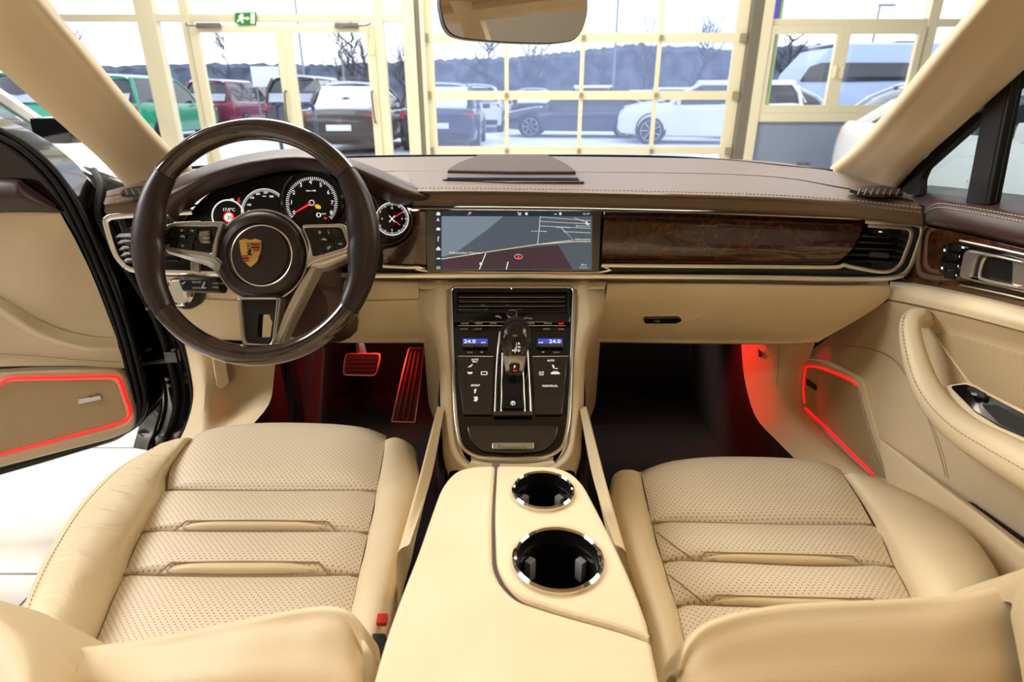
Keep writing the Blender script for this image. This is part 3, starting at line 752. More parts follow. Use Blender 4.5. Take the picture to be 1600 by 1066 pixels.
pillar(-1, 'beige trimmed windscreen pillar on the left, behind the steering wheel')
# ================================================================ dashboard
dash = thing('dashboard', (0, 1.25, .75), 'brown leather and beige dashboard across the cabin with walnut and chrome trim', 'dashboard')
Zt = 1.0
rear = [(170, 300, .985), (262, 276, 1.0), (400, 256, 1.0), (540, 247, 1.0), (800, 244, 1.0), (1060, 247, 1.0), (1200, 252, 1.0), (1300, 268, 1.0), (1400, 297, .985)]
midr = [(166, 306, .985), (256, 290, .995), (400, 275, 1.000), (545, 266, 1.002), (800, 266, 1.003), (1060, 268, 1.002), (1210, 274, .999), (1312, 290, .995), (1428, 312, .983)]
frnt = [(163, 316, .978), (250, 304, .985), (395, 298, .994), (560, 293, 1.001), (800, 294, 1.000), (1060, 299, .994), (1215, 304, .988), (1330, 312, .982), (1438, 324, .972)]
def rowZ(r, dz=0): return [P(a, b, Z=c + dz) for a, b, c in r]
R0, R1, R2 = rowZ(rear), rowZ(midr), rowZ(frnt)
Y2 = 1.075
lip1 = [(164, 322), (248, 313), (395, 308), (560, 305), (800, 306), (1060, 312), (1215, 317), (1335, 326), (1441, 338)]
lip2 = [(168, 334), (248, 330), (395, 326), (560, 322), (800, 323), (1060, 328), (1215, 334), (1335, 342), (1438, 354)]
def inY(r, Y): return [P(a, b, Y=Y) for a, b in r]
R3 = [P(a, b, Y=max(R2[i].y - .012, 1.04)) for i, (a, b) in enumerate(lip1)]
R4 = [P(a, b, Y=R3[i].y + .012) for i, (a, b) in enumerate(lip2)]
R5 = [v + Vector((0, .07, .0)) for v in R4]
back0 = [v + Vector((0, .03, -.05)) for v in R0]
mb = MB().grid([back0, R0, R1, [v + Vector((0, 0, -.001)) for v in R1]], 8, 6)
def px3(x, r): return P(x, *r)
LA = [(160, 290), (206, 280), (262, 270), (318, 262)]
mb.grid([[R1[0], R1[1].lerp(R1[0], .5), R1[1], R1[1].lerp(R1[2], .35)],
         [R2[0], R2[1].lerp(R2[0], .5), R2[1], R2[1].lerp(R2[2], .28)], [R3[0], R3[1].lerp(R3[0], .5), R3[1], R3[1].lerp(R3[2], .26)],
         [R4[0], R4[1].lerp(R4[0], .5), R4[1], R4[1].lerp(R4[2], .25)], [R5[0], R5[1].lerp(R5[0], .5), R5[1], R5[1].lerp(R5[2], .25)]], 8, 6)
def cut(r): return [r[3].lerp(r[4], .36)] + r[4:]
mb.grid([cut(R1), cut(R2), cut(R3), cut(R4), cut(R5)], 8, 6)
mb.grid([[R1[2], R1[3], R1[3].lerp(R1[4], .4)], [P(395, 298, Z=.984), P(560, 293, Z=.986), R2[3].lerp(R2[4], .4)]], 6, 4)
mb.build('dash_top_pad', M_browntop, dash, ang=70)
# second stitch lines along the front lip
st1 = curve([P(a, b, Y=R3[i].y + .002) + Vector((0, -.001, .0012)) for i, (a, b) in enumerate([(164, 317), (248, 308), (395, 303), (560, 299.5), (800, 301), (1060, 307), (1215, 311.5), (1335, 320), (1440, 331)])][3:], 14)
def on_surf(rows_a, rows_b, t, i0, i1): return [rows_a[i].lerp(rows_b[i], t) + Vector((0, -.002, .0030)) for i in range(i0, i1)]
stitches('stitching', curve(on_surf(cut(R2), cut(R3), .25, 0, 6), 14), M_stitch, dash)
stitches('stitching', curve(on_surf(cut(R2), cut(R3), .75, 0, 6), 14), M_stitch, dash)
stitches('stitching', curve(on_surf(R2, R3, .5, 0, 2), 10), M_stitch, dash)
# end vents on the top (ovals) with slats
for sg in (1, -1):
    fr = Fp(800 + sg * (1368 - 800), 302, (0, -.12, 1), Z=.992)
    pts = [(1327, 296), (1345, 294), (1385, 294), (1408, 300), (1412, 306), (1380, 307), (1345, 304), (1328, 299)]
    pts = [(800 + sg * (x - 800), y) for x, y in pts]
    v = pplate('top_vent', fr, pts, -.002, .004, M_black, dash, r=6)
    for k in range(7):
        x = 1340 + k * 10; a, b = fr.px(800 + sg * (x - 800), 305, .005), fr.px(800 + sg * (x + 5 - 800), 295.5, .005)
        MB().tube([a, b], .0016, n=5).build('slat', M_brown, v)
# centre speaker pod
fr = Fp(800, 270, (0, -.02, 1), Z=1.0040)
pod = pplate('centre_speaker', fr, [(690, 283, 3), (699, 268, 30), (745, 245, 4), (858, 245, 4), (897, 269, 30), (914, 286, 3), (800, 287, 1)], -.002, .003, M_browntop, dash, bev=.001)
pplate('speaker_lid', fr, [(698, 273, 3), (712, 262, 30), (749, 247, 2), (854, 247, 2), (886, 262, 30), (901, 275, 3), (800, 275, 1)], .003, .009, mat('speaker_lid_fabric', (84, 66, 60), .7, bump=(1400, 1)), pod, bev=.003)
pplate('speaker_slot', fr, [(699, 276), (900, 276), (907, 284), (693, 283)], .003, .0036, M_black, pod, r=1)
for k in range(2): MB().tube([fr.px(699 - k * 2, 278.5 + 3 * k, .005), fr.px(903 + k * 2, 279 + 3 * k, .005)], .0012, n=5).build('slot_slat', M_slat, pod)
# instrument hood
def hrow(pts): return [P(a, b, Y=y) for a, b, y in pts]
H0 = hrow([(236, 296, 1.10), (262, 284, 1.16), (310, 268, 1.25), (372, 256, 1.36), (460, 250, 1.42), (545, 258, 1.36), (610, 275, 1.25), (668, 294, 1.14), (720, 300, 1.08)])
H1 = hrow([(236, 306, 1.05), (268, 286, 1.08), (315, 261, 1.12), (380, 242, 1.15), (462, 233, 1.16), (540, 246, 1.13), (600, 268, 1.10), (655, 294, 1.07), (722, 303, 1.055)])
H2 = hrow([(240, 318, 1.035), (276, 296, 1.035), (322, 272, 1.035), (385, 252, 1.035), (462, 243, 1.035), (536, 254, 1.035), (592, 277, 1.035), (648, 303, 1.037), (722, 312, 1.043)])
H3 = hrow([(262, 336, 1.05), (292, 308, 1.045), (332, 284, 1.045), (392, 264, 1.045), (464, 254, 1.045), (530, 264, 1.045), (580, 286, 1.045), (632, 312, 1.05), (716, 322, 1.055)])
H4 = hrow([(282, 352, 1.12), (305, 318, 1.12), (344, 294, 1.12), (400, 276, 1.12), (465, 266, 1.12), (520, 274, 1.12), (566, 292, 1.12), (612, 318, 1.12), (664, 330, 1.12)])
for h_ in (H0, H1, H2, H3, H4): q_ = h_[-1]; h_[-1] = CAM + (q_ - CAM) * 1.065
MB().grid([H0, H1, H2, H3, H4], 8, 6).build('instrument_hood', M_brown, dash, ang=80)
stitches('stitching', curve([a.lerp(b, .35) + Vector((0, -.0015, .002)) for a, b in zip(H1, H2)][4:], 14), M_stitchb, dash)
# dash front face (behind trims): wood band
DF = Frame((0, 1.10, .9), (0, -1, .06))
MB().box((0, 1.17, .885), (1.40, .08, .10)).build('dash_carrier', M_black, dash)
pplate('wood_trim', DF, [(650, 330), (668, 328), (668, 424), (598, 416), (598, 388), (622, 384, 8), (640, 372, 10), (650, 352, 10)], -.01, .006, M_wood, dash, r=2, bev=.002)
wr = [[DF.px(x, y, h) for x, h in ((935, .0), (1060, .0), (1180, 0), (1290, 0), (1350, 0))] for y, h in ((331, 0),)]
rowsw = [[DF.px(945, 332, .0), DF.px(1060, 333, .0), DF.px(1180, 338, .0), DF.px(1290, 342, 0), DF.px(1350, 345, 0)],
         [DF.px(943, 352, .012), DF.px(1060, 354, .014), DF.px(1180, 358, .014), DF.px(1290, 362, .014), DF.px(1344, 364, .012)],
         [DF.px(941, 385, .018), DF.px(1060, 386, .020), DF.px(1180, 388, .020), DF.px(1280, 389, .020), DF.px(1332, 388, .018)],
         [DF.px(940, 404, .010), DF.px(1060, 405, .012), DF.px(1180, 406, .012), DF.px(1270, 407, .012), DF.px(1312, 407, .010)],
         [DF.px(940, 410, .0), DF.px(1060, 411, .0), DF.px(1180, 412, .0), DF.px(1262, 413, 0), DF.px(1304, 412, 0)]]
MB().grid(rowsw, 8, 5, thick=.01, tdir=(0, 1, 0)).build('wood_trim', M_wood, dash)
# upper thin chrome line and dark groove
MB().tube(curve([DF.px(x, y, .012) for x, y in ((643, 325.5), (800, 326), (945, 328.5), (1150, 334), (1345, 341.5))], 8), .0022, n=6).build('thin_chrome_line', M_chrome, dash)
# lower chrome sweep: double strip
flat = [(-1, -.35), (-.75, -.6), (.75, -.6), (1, -.35), (1, .35), (.75, .6), (-.75, .6), (-1, .35)]
def strip(name, pts, w, m, h=.012, parent=dash, n=8, fr=DF, thin=.4, cl=False, lab=None):
    path = curve([fr.px(x, y, h) for x, y in pts], n, cl)
    prof = [(a, b * thin / .6) for a, b in flat]
    return MB().tube(path, w, prof=prof, up=tuple(fr.n), closed=cl).build(name, m, parent, label=lab)
strip('chrome_trim', [(196, 417), (228, 424), (400, 429), (640, 431), (800, 432), (1000, 432.5), (1200, 434), (1340, 436), (1398, 433), (1420, 420), (1436, 380), (1441, 362), (1436, 352), (1400, 348), (1352, 345)], .0046, M_chrome, .020)
strip('chrome_trim', [(940, 415), (1060, 416), (1200, 417), (1300, 417.5), (1318, 414), (1330, 417), (1380, 425), (1404, 416), (1416, 392), (1424, 368), (1420, 358), (1400, 355), (1356, 352)], .0036, M_chrome, .016)
strip('chrome_trim', [(598, 416), (640, 418), (664, 418), (667, 424), (935, 427), (940, 415)], .0030, M_chrome, .014, n=2)
strip('chrome_trim', [(196, 417), (180, 396), (166, 352), (168, 342), (182, 338), (240, 334), (300, 331)], .0050, M_chrome, .018)
pplate('dark_groove', DF, [(600, 418), (940, 418), (1300, 420), (1395, 424), (1395, 434), (800, 430), (200, 424), (200, 416)], .004, .008, M_black, dash, r=1)
# ---- end vents
def end_vent(sg, name_label):
    m = lambda pts: [(800 + sg * (p[0] - 800),) + tuple(p[1:]) for p in pts]
    v = pplate('air_vent', DF, m([(1352, 352, 6), (1420, 360, 10), (1412, 392, 8), (1400, 416, 10), (1330, 410, 6), (1316, 404, 6)]), -.03, -.02, M_black, dash, label=None)
    for k in range(5):
        y = 366 + k * 9.6; a = 1345 - k * 6.5; b = 1416 - k * 2.6
        p0, p1 = DF.px(800 + sg * (a - 800), y, .0), DF.px(800 + sg * (b - 800), y + 3.2, .0)
        MB().tube([p0, p1], .0042, prof=[(-1.8, -.35), (1.8, -.35), (1.8, .35), (-1.8, .35)], up=(0, -.25, 1)).build('vent_slat', M_slat, v)
    pplate('vent_tab', DF, m([(1355, 392), (1384, 394), (1383, 402), (1354, 400)]), .004, .012, mat('vent_tab_plastic', (60, 56, 54), .5), v, r=2, bev=.001)
    return v
v = end_vent(1, '')
pplate('vent_switch', DF, [(1360, 356), (1384, 358), (1386, 367), (1358, 364)], -.002, .010, M_black, v, r=1, bev=.001)
pplate('switch_mark', DF, [(1368, 360), (1373, 360.5), (1373, 362), (1368, 361.5)], .010, .0105, M_white, v, r=.2)
end_vent(-1, '')
# ---- beige lower dash
LD = [[P(x, y, Y=Y) for x, y in r] for r, Y in (
    (((950, 430), (1060, 430), (1180, 431), (1290, 433), (1388, 434)), 1.115),
    (((950, 440), (1060, 440), (1180, 441), (1290, 443), (1388, 442)), 1.10),
    (((949, 446), (1060, 446), (1180, 447), (1290, 449), (1389, 448)), 1.088),
    (((946, 470), (1060, 470), (1180, 470), (1290, 470), (1388, 466)), 1.088),
    (((940, 505), (1060, 506), (1170, 507), (1265, 506), (1352, 492)), 1.11),
    (((932, 528), (1050, 530), (1160, 531), (1235, 532), (1290, 528)), 1.14),
    (((931, 535), (1050, 537), (1160, 538), (1225, 538), (1278, 535)), 1.16),
    (((931, 533), (1050, 535), (1160, 536), (1225, 536), (1278, 533)), 1.30))]
gb = MB().grid(LD, 6, 5).build('glove_box', M_beige, dash, ang=60)
GF = Frame(P(1050, 497, Y=1.106), (0, -1, -.30))
pplate('handle_recess', GF, [(1000, 491, 5), (1092, 489, 8), (1098, 494, 5), (1072, 503, 8), (1004, 504, 5)], -.02, .004, M_beige, gb, bev=.002)
gh = pplate('glove_box_handle', GF, [(1004, 493, 4), (1060, 492, 4), (1065, 497, 3), (1056, 502, 4), (1006, 502, 4)], .004, .009, M_gloss, gb, bev=.0015)
pplate('lock_ring', GF, rp([(1020, 496), (1030, 496), (1030, 499), (1020, 499)], 1.5), .009, .0095, M_chrome, gh, raw=True)
MB().tube(curve([P(x, y, Y=1.097) for x, y in ((946, 483), (1060, 478), (1180, 475), (1290, 472), (1380, 468))], 8), .0007, n=4).build('seam', M_seam, gb)
# driver side lower dash
LK = [[P(x, y, Y=Y) for x, y in r] for r, Y in (
    (((212, 415), (330, 424), (450, 426), (560, 427), (652, 430)), 1.115),
    (((212, 424), (330, 432), (450, 434), (560, 435), (652, 438)), 1.10),
    (((212, 430), (330, 440), (450, 442), (560, 443), (654, 445)), 1.088),
    (((226, 455), (330, 466), (450, 470), (560, 472), (655, 470)), 1.088),
    (((250, 486), (330, 500), (450, 506), (560, 508), (660, 506)), 1.11),
    (((262, 510), (340, 524), (450, 528), (560, 530), (668, 528)), 1.14),
    (((262, 516), (340, 530), (450, 534), (560, 536), (668, 536)), 1.16),
    (((262, 514), (340, 528), (450, 532), (560, 534), (668, 534)), 1.30))]
MB().grid(LK, 6, 5).build('knee_panel', M_beige, dash, ang=60)
MB().tube(curve([P(x, y, Y=1.086) for x, y in ((300, 466), (400, 471), (520, 471), (655, 468))], 8), .0007, n=4).build('seam', M_seam, dash)
# ================================================================ infotainment screen
SFr = Frame(P(802, 377, Y=1.085), (0, -1, .12))
scr = thing('infotainment_screen', SFr.o, 'wide glossy black touchscreen showing a grey road map in the dash centre', 'screen')
pplate('bezel', SFr, [(664, 328, 2), (940, 330, 2), (936, 425, 3), (667, 425, 3)], -.02, .0, M_gloss, scr, bev=.001)
def emi(name, c, s=.8): return mat(name, (8, 8, 8), .25, emit=c, es=s, spec=.3)
M_mapg = emi('map_grey', (86, 96, 106)); M_mapl = emi('map_light_grey', (128, 144, 158)); M_mapb = emi('map_maroon', (74, 52, 60)); M_bar = emi('menu_bar', (38, 44, 58)); M_road = emi('map_road', (235, 235, 225), .9); M_roady = emi('map_yellow_road', (238, 232, 170), .9)
pplate('map_area', SFr, [(680, 330), (925, 330), (925, 422), (680, 422)], 0, .0006, M_mapg, scr, r=.2)
pplate('map_field', SFr, [(690, 338), (787, 338), (760, 360), (712, 395), (690, 402)], .0006, .001, M_mapl, scr, r=3)
pplate('map_field', SFr, [(690, 405), (780, 391), (872, 383), (895, 421), (690, 421)], .0006, .001, M_mapb, scr, r=.2)
pplate('menu_bar', SFr, [(680, 330), (925, 330), (925, 338), (680, 338)], .001, .0014, M_bar, scr, r=.2)
pplate('menu_bar', SFr, [(680, 338), (690, 338), (690, 422), (680, 422)], .001, .0014, M_bar, scr, r=.2)
def line(pts, wpx, m, fr=SFr, h=.0013, name='map_road', parent=scr):
    return MB().tube([fr.px(x, y, h) for x, y in pts], wpx / F * 1.05 / 2, prof=[(-1, -.3), (1, -.3), (1, .3), (-1, .3)], up=tuple(fr.n)).build(name, m, parent)
line([(690, 405), (780, 391), (840, 382), (898, 377.5), (923, 377.5)], 1.1, M_roady)
line([(840, 382), (843, 353), (844, 338)], .9, M_road); line([(840, 382), (896, 375), (877, 356)], .9, M_road)
line([(844, 339), (923, 345)], .6, M_road); line([(844, 346), (923, 350)], .6, M_road); line([(844, 353), (923, 357)], .6, M_road); line([(880, 362), (923, 364)], .7, M_road); line([(897, 340), (922, 350)], .6, M_road)
line([(759, 396), (749, 421)], 1.6, M_road); line([(794, 409), (791, 421)], 1.8, M_road)
text('map_label', 'Halberstädter Chaussee', SFr, 727, 395, 3.4, M_road, scr, .0018, wpx=50)
text('map_label', 'An der Steinlage', SFr, 842, 361.5, 2.6, M_road, scr, .0018, wpx=25)
text('map_label', 'Ahornweg', SFr, 879, 355.5, 2.6, M_road, scr, .0018, wpx=21)
text('map_label', 'Birkenweg', SFr, 911, 353.5, 2.6, M_road, scr, .0018, wpx=22)
text('map_label', 'Halberstädter', SFr, 911, 374, 2.8, M_road, scr, .0018, wpx=25)
text('clock', '16:10', SFr, 916, 334.2, 3.2, M_road, scr, .0018, wpx=10)
text('map_scale', '30 m', SFr, 912, 414, 3, M_road, scr, .0018); text('map_scale', 'Navigation', SFr, 912, 418.4, 2, M_road, scr, .0018, wpx=14)
M_posring = emi('position_ring', (210, 210, 220), .9)
MB().tube([SFr.px(p.x, p.y, .002) for p in circ(810, 401, 6.0, 24, 3.6)], .0005, closed=True, n=5).build('position_ring', M_posring, scr)
pplate('position_arrow', SFr, [(810, 397), (813.4, 405), (810, 403.6), (806.6, 405)], .002, .003, M_redlit, scr, r=.2)
def icon(polys, fr=SFr, h=.0014, name='icon', parent=scr, m=None):
    mb = MB()
    for p in polys: mb.plate([fr.px(a, b) for a, b in p], fr.n, h, h + .0004)
    return mb.build(name, m or M_road, parent, smooth=False)
def bxp(cx, cy, w_, h_): return [(cx - w_ / 2, cy - h_ / 2), (cx + w_ / 2, cy - h_ / 2), (cx + w_ / 2, cy + h_ / 2), (cx - w_ / 2, cy + h_ / 2)]
icon([[(685, 330.6), (688, 333), (688, 336.5), (682, 336.5), (682, 333)]]); icon([[(684.5, 340), (687, 346), (684.5, 344.6), (682, 346)]])
icon([[(682, 357), (683.4, 355.6), (686.6, 355.6), (688, 357), (688, 360), (682, 360)]]); icon([bxp(685.2, 371, 2, 3), bxp(684.6, 375, 1.4, 4)])
icon([[(682, 388), (685, 385), (688, 388), (688.6, 391), (681.4, 391)]]); icon([[(681.6, 405), (684, 402.6), (687.6, 403), (688.8, 405)]])
icon([bxp(683, 417, 1.4, 1.4), bxp(685.2, 417, 1.4, 1.4), bxp(687.4, 417, 1.4, 1.4), bxp(683, 419.6, 1.4, 1.4), bxp(685.2, 419.6, 1.4, 1.4), bxp(687.4, 419.6, 1.4, 1.4)])
MB().tube([SFr.px(p.x, p.y, .002) for p in circ(734.4, 332.8, 1.5, 14)], .0004, closed=True, n=4).build('icon', M_road, scr); line([(733.2, 334), (731.2, 336)], .8, M_road, name='icon')
icon([bxp(812, 332.6, 5, .8), bxp(812, 334.2, 5, .8), bxp(812, 335.8, 5, .8), bxp(809, 332, 1.4, 1.4)]); icon([bxp(822.5, 334, 4, 4)]); icon([bxp(868, 334.6, 4, 1.2), bxp(875.4, 334, 3.4, 4)])
icon([bxp(751.5, 412, 4, 4)], h=.0018); icon([[(914, 350), (917, 344), (918, 350), (921, 350), (919, 352)]])
# ================================================================ instrument cluster
CF = Frame(P(470, 330, Y=1.115), (0.02, -1, .30))
clu = thing('instrument_cluster', CF.o, 'black glossy instrument cluster with lit round dials behind the steering wheel', 'instrument cluster')
M_clus = mat('cluster_black', (9, 9, 12), .2, coat=.3)
pplate('cluster_panel', CF, [(276, 360, 14), (305, 322, 20), (330, 298, 30), (400, 278, 40), (440, 258, 40), (485, 252, 60), (535, 262, 40), (600, 292, 30), (640, 328, 20), (642, 352, 20), (628, 375, 14), (560, 384, 8), (300, 384, 8)], -.01, 0, M_clus, clu)
M_dialring = mat('dial_ring', (150, 150, 156), .3, metal=.8); M_tach = mat('dial_black', (22, 22, 26), .5)
def ticks(cx, cy, r0, r1, a0, a1, n, m, parent, wpx=.9, h=.004, major=0, name='tick_marks'):
    mb = MB()
    for k in range(n):
        a = math.radians(a0 + (a1 - a0) * k / (n - 1)); c, s_ = math.cos(a), -math.sin(a); ri = r0 - (1.6 if major and k % major == 0 else 0)
        mb.tube([CF.px(cx + c * ri, cy + s_ * ri, h), CF.px(cx + c * r1, cy + s_ * r1, h)], wpx / F / 2 * 1.1, prof=[(-1, -.4), (1, -.4), (1, .4), (-1, .4)], up=tuple(CF.n))
    return mb.build(name, m, parent, smooth=False)
def ring(cx, cy, r, wr, m, parent, h=.004, name='dial_rim', fr=CF):
    return MB().tube([fr.px(p.x, p.y, h) for p in circ(cx, cy, r, 56)], wr, closed=True, n=8).build(name, m, parent)
# rev counter
rc = pplate('rev_counter', CF, circ(487, 312, 47), 0, .006, M_tach, clu, raw=True)
ring(487, 312, 47.5, .004, M_gloss, rc, .008)
ticks(487, 317, 36, 40.5, 215, -38, 57, M_white, rc, h=.0068, major=7)
for s_, x, y in (('0', 459.5, 332), ('1', 455.5, 316), ('2', 459, 300.5), ('3', 470, 289), ('4', 485, 284.5), ('5', 501, 289), ('6', 513, 300.5), ('7', 519, 316.5), ('8', 517.5, 332)): text('numeral', s_, CF, x, y, 6.2, M_white, rc, .0065)
MB().tube([CF.px(485, 318, .010), CF.px(459, 333.5, .010)], [.0022, .0009], n=6).build('needle', M_redneedle, rc)
MB().tube([CF.px(p.x, p.y, .011) for p in circ(487, 317, 4, 20)], .0007, closed=True, n=5).build('needle_hub', M_white, rc)
text('small_print', '1/min x 1000', CF, 486, 298, 2.4, M_white, rc, .0065, wpx=15)
icon([[(494, 321), (498, 320), (503, 323), (503, 327), (497, 327), (494, 324)]], CF, .0066, 'engine_warning_light', rc, M_amber)
text('trip_digit', '0', CF, 498, 336, 7.5, M_white, rc, .0065, wpx=8); text('small_print', 'km/h', CF, 506, 334, 2.2, M_white, rc, .0065)
icon([[(508, 340), (512, 340), (512, 343), (508, 343)]], CF, .0066, 'warning_light', rc, M_redlit); icon([bxp(521, 318, 1.2, 1.2), bxp(519, 334, 1.2, 1.2)], CF, .0066, 'red_zone_mark', rc, M_redlit)
# speedometer (left of it)
sp = pplate('speedometer', CF, circ(413, 331, 37), 0, .003, M_tach, clu, raw=True)
MB().tube([CF.px(413 + 36 * math.cos(math.radians(a)), 331 - 36 * math.sin(math.radians(a)), .004) for a in range(15, 196, 6)], .0006, n=5).build('dial_arc', M_white, sp)
ticks(413, 331, 32, 35, 195, 30, 46, M_white, sp, .6, .0036)
for i, (s_, x, y) in enumerate((('50', 389, 330), ('100', 389.5, 320), ('150', 394, 309), ('200', 403, 303), ('250', 415, 301), ('300', 424, 307))): text('numeral', s_, CF, x, y, 3.2, M_white, sp, .0035)
text('small_print', 'km/h', CF, 413, 306.5, 2, M_white, sp, .0035)
# small dials
sd = pplate('temperature_dial', CF, circ(356, 337, 24), 0, .004, M_tach, clu, raw=True); ring(356, 337, 24.5, .0012, M_white, sd, .005)
text('temperature_reading', '17.0°C', CF, 358, 327.5, 5.2, M_white, sd, .0045)
pplate('speed_limit_sign', CF, circ(359, 340, 8.6, 30), .004, .0046, M_redlit, sd, raw=True); pplate('speed_limit_disc', CF, circ(359, 340, 6.6, 30), .0046, .005, M_white, sd, raw=True)
text('speed_limit', '30', CF, 359, 340, 6.5, mat('black_print', (20, 20, 20), .5), sd, .0055)
MB().tube(curve([CF.px(x, y, .002) for x, y in ((300, 384), (560, 384), (614, 381), (634, 368), (644, 348), (641, 328))], 6), .0018, n=6).build('bronze_edge', mat('bronze_edge_trim', (120, 84, 56), .3, metal=.8), clu)
icon([bxp(373.5, 312, 2, 6), bxp(373.5, 315, 5, 2)], CF, .001, 'seat_belt_light', clu, M_redlit); icon([bxp(363, 311.5, 6, 2)], CF, .001, 'lamp_symbol', clu)
md = pplate('menu_dial', CF, circ(548, 335, 44), 0, .003, M_tach, clu, raw=True); ring(548, 335, 44.5, .0016, M_dialring, md, .004)
icon([bxp(547, 323, 4, 1.2), bxp(547, 327, 4, 1.2), bxp(547, 332, 5, 1.2)], CF, .004, 'menu_symbols', md); text('small_print', '0.0', CF, 550, 344, 3, M_white, md, .0035)
ck = pplate('clock_dial', CF, circ(612.5, 342, 26), 0, .004, M_clus, clu, raw=True); ring(612.5, 342, 25.5, .0008, M_white, ck, .005)
ticks(612.5, 342, 21.5, 24.2, 0, 354, 60, M_white, ck, .5, .0045); ticks(612.5, 342, 20, 24.2, 0, 330, 12, M_white, ck, .9, .0045)
for s_, x, y in (('12', 612.5, 325), ('3', 628, 342), ('6', 612.5, 359), ('9', 597, 342)): text('numeral', s_, CF, x, y, 3, M_white, ck, .0045)
M_magenta = mat('magenta_hand', (220, 30, 80), .4, emit=(230, 40, 90), es=.9)
for a, b in (((617, 339), (629, 331.5)), ((617, 345), (625, 352))): MB().tube([CF.px(*a, .008), CF.px(*b, .008)], .0009, n=5).build('clock_hand', M_magenta, ck)
for a, b in (((608, 337), (617, 347)), ((617, 337), (608, 347))): MB().tube([CF.px(*a, .009), CF.px(*b, .009)], .0008, n=5).build('clock_cross', M_white, ck)
# ================================================================ steering column, stalk, knob
DW = .903
WH = Frame(P(400, 379, d=DW), -AX)
colm = thing('steering_column', P(430, 430, Y=1.05), 'dark brown steering column shroud with stalk below the wheel hub', 'steering column')
c0 = WH.px(415, 412, -.05); axis = Vector((0, .924, -.381))
MB().tube([c0 + axis * t for t in (0, .06, .12, .20)], [.058, .066, .074, .078], n=28).build('shroud', M_brown, colm)
MB().tube([c0 + axis * t + Vector((.035, 0, -.075)) for t in (.02, .10, .22)], [.050, .055, .058], n=20).build('lower_shroud', M_brown, colm)
SK = Frame(WH.px(330, 445, -.065), -AX)
stk = pplate('stalk', SK, [(283, 437, 3), (345, 434, 2), (352, 444, 6), (348, 458, 4), (290, 456, 3)], -.012, .012, M_black, colm, bev=.004)
text('stalk_print', 'RESUME', SK, 307, 441, 3, M_whitep, stk, .0122, wpx=14); text('stalk_print', 'CANCEL', SK, 307, 450, 3, M_whitep, stk, .0122, wpx=14)
text('stalk_print', '+ SPEED / LIM', SK, 340, 443, 2.6, M_whitep, stk, .0122, wpx=18); text('stalk_print', '- SPEED', SK, 336, 449, 2.6, M_whitep, stk, .0122, wpx=11)
icon([[(290, 444), (296, 441), (297, 442), (292, 446)], [(320, 452), (325, 441), (327, 442), (324, 450), (328, 450), (328, 452)]], SK, .0121, 'stalk_symbol', stk, M_whitep)
# light switch knob left of the column
KN = P(288, 455, Y=1.06)
kn = thing('light_switch', KN, 'round chrome ringed rotary light switch left of the steering column', 'switch')
MB().lathe([(.0, -.02), (.027, -.02), (.030, 0), (.028, .008), (.0, .010)], P(291, 459, Y=1.068), (0, -1, .2), 36).build('knob_base', M_black, kn)
MB().lathe([(.024, .006), (.0265, .010), (.0265, .018), (.0235, .022), (.021, .018), (0, .018)], P(288, 455, Y=1.066), (0, -1, .2), 36).build('knob_ring', M_bright, kn)
MB().box(P(290, 453, Y=1.036), (.008, .012, .028), ch=.003).build('knob_grip', M_silver, kn)
# ================================================================ steering wheel
sw = thing('steering_wheel', WH.o, 'round steering wheel with dark wood and brown leather rim in front of the driver seat', 'steering wheel')
R = .176; mats = [('wood', 37, 143, M_wheelwood), ('leather', 143, 217, M_browngrip), ('wood', 217, 325, M_wheelwood), ('leather', 325, 397, M_browngrip)]
CXR, CYR, RXO, RYO = 400, 378.5, 195, 191.5
def rimpt(a, r=R): return WH.at(r * math.cos(a), r * math.sin(a))
def rim_seg(a0, a1, m, name, grip):
    path = []; n = 40; vs = []; q = 20; rings = []
    for i in range(n + 1):
        t = i / n; a = math.radians(a0 + (a1 - a0) * t); rad = Vector((math.cos(a), math.sin(a)))
        wdt = .0158; dep = .0165; Rr = .1722
        if grip:
            g = math.sin(PI * t) ** .5 if 0 < t < 1 else 0
            wdt += .0042 * g; Rr -= .0042 * g
            # thumb swell near the spokes
            deg = math.degrees(a) % 360; sp = 178 if 90 < deg < 270 else 2; dd = abs((deg - sp + 180) % 360 - 180)
            k = math.exp(-((dd - 7) / 12) ** 2); wdt += .0045 * k; Rr -= .0045 * k
        else: wdt = .0158; Rr = .1722
        ring_ = []
        for k in range(q):
            b = 2 * PI * k / q; r_ = Rr + wdt * math.cos(b); z = dep * math.sin(b)
            ring_.append(WH.at(rad.x * r_, rad.y * r_, z))
        rings.append(ring_)
    vs = [p for r_ in rings for p in r_]; fs = []
    for i in range(n):
        for k in range(q): l = (k + 1) % q; fs.append((i * q + k, i * q + l, (i + 1) * q + l, (i + 1) * q + k))
    fs.append(tuple(range(q))); fs.append(tuple(n * q + k for k in range(q)))
    return MB().add(vs, fs).build(name, m, sw)
for nm, a0, a1, m in mats: rim_seg(a0 + .15, a1 - .15, m, nm + '_rim_section', nm == 'leather')
for a in (37, 143, 217, 325):
    t = math.radians(a); c = WH.at(.1722 * math.cos(t), .1722 * math.sin(t)); tg = WH.x * -math.sin(t) + WH.y * math.cos(t)
    MB().lathe([(.0, -.0010), (.0168, -.0010), (.0168, .0010), (0, .0010)], c, tg, 24).build('joint_ring', M_black, sw)
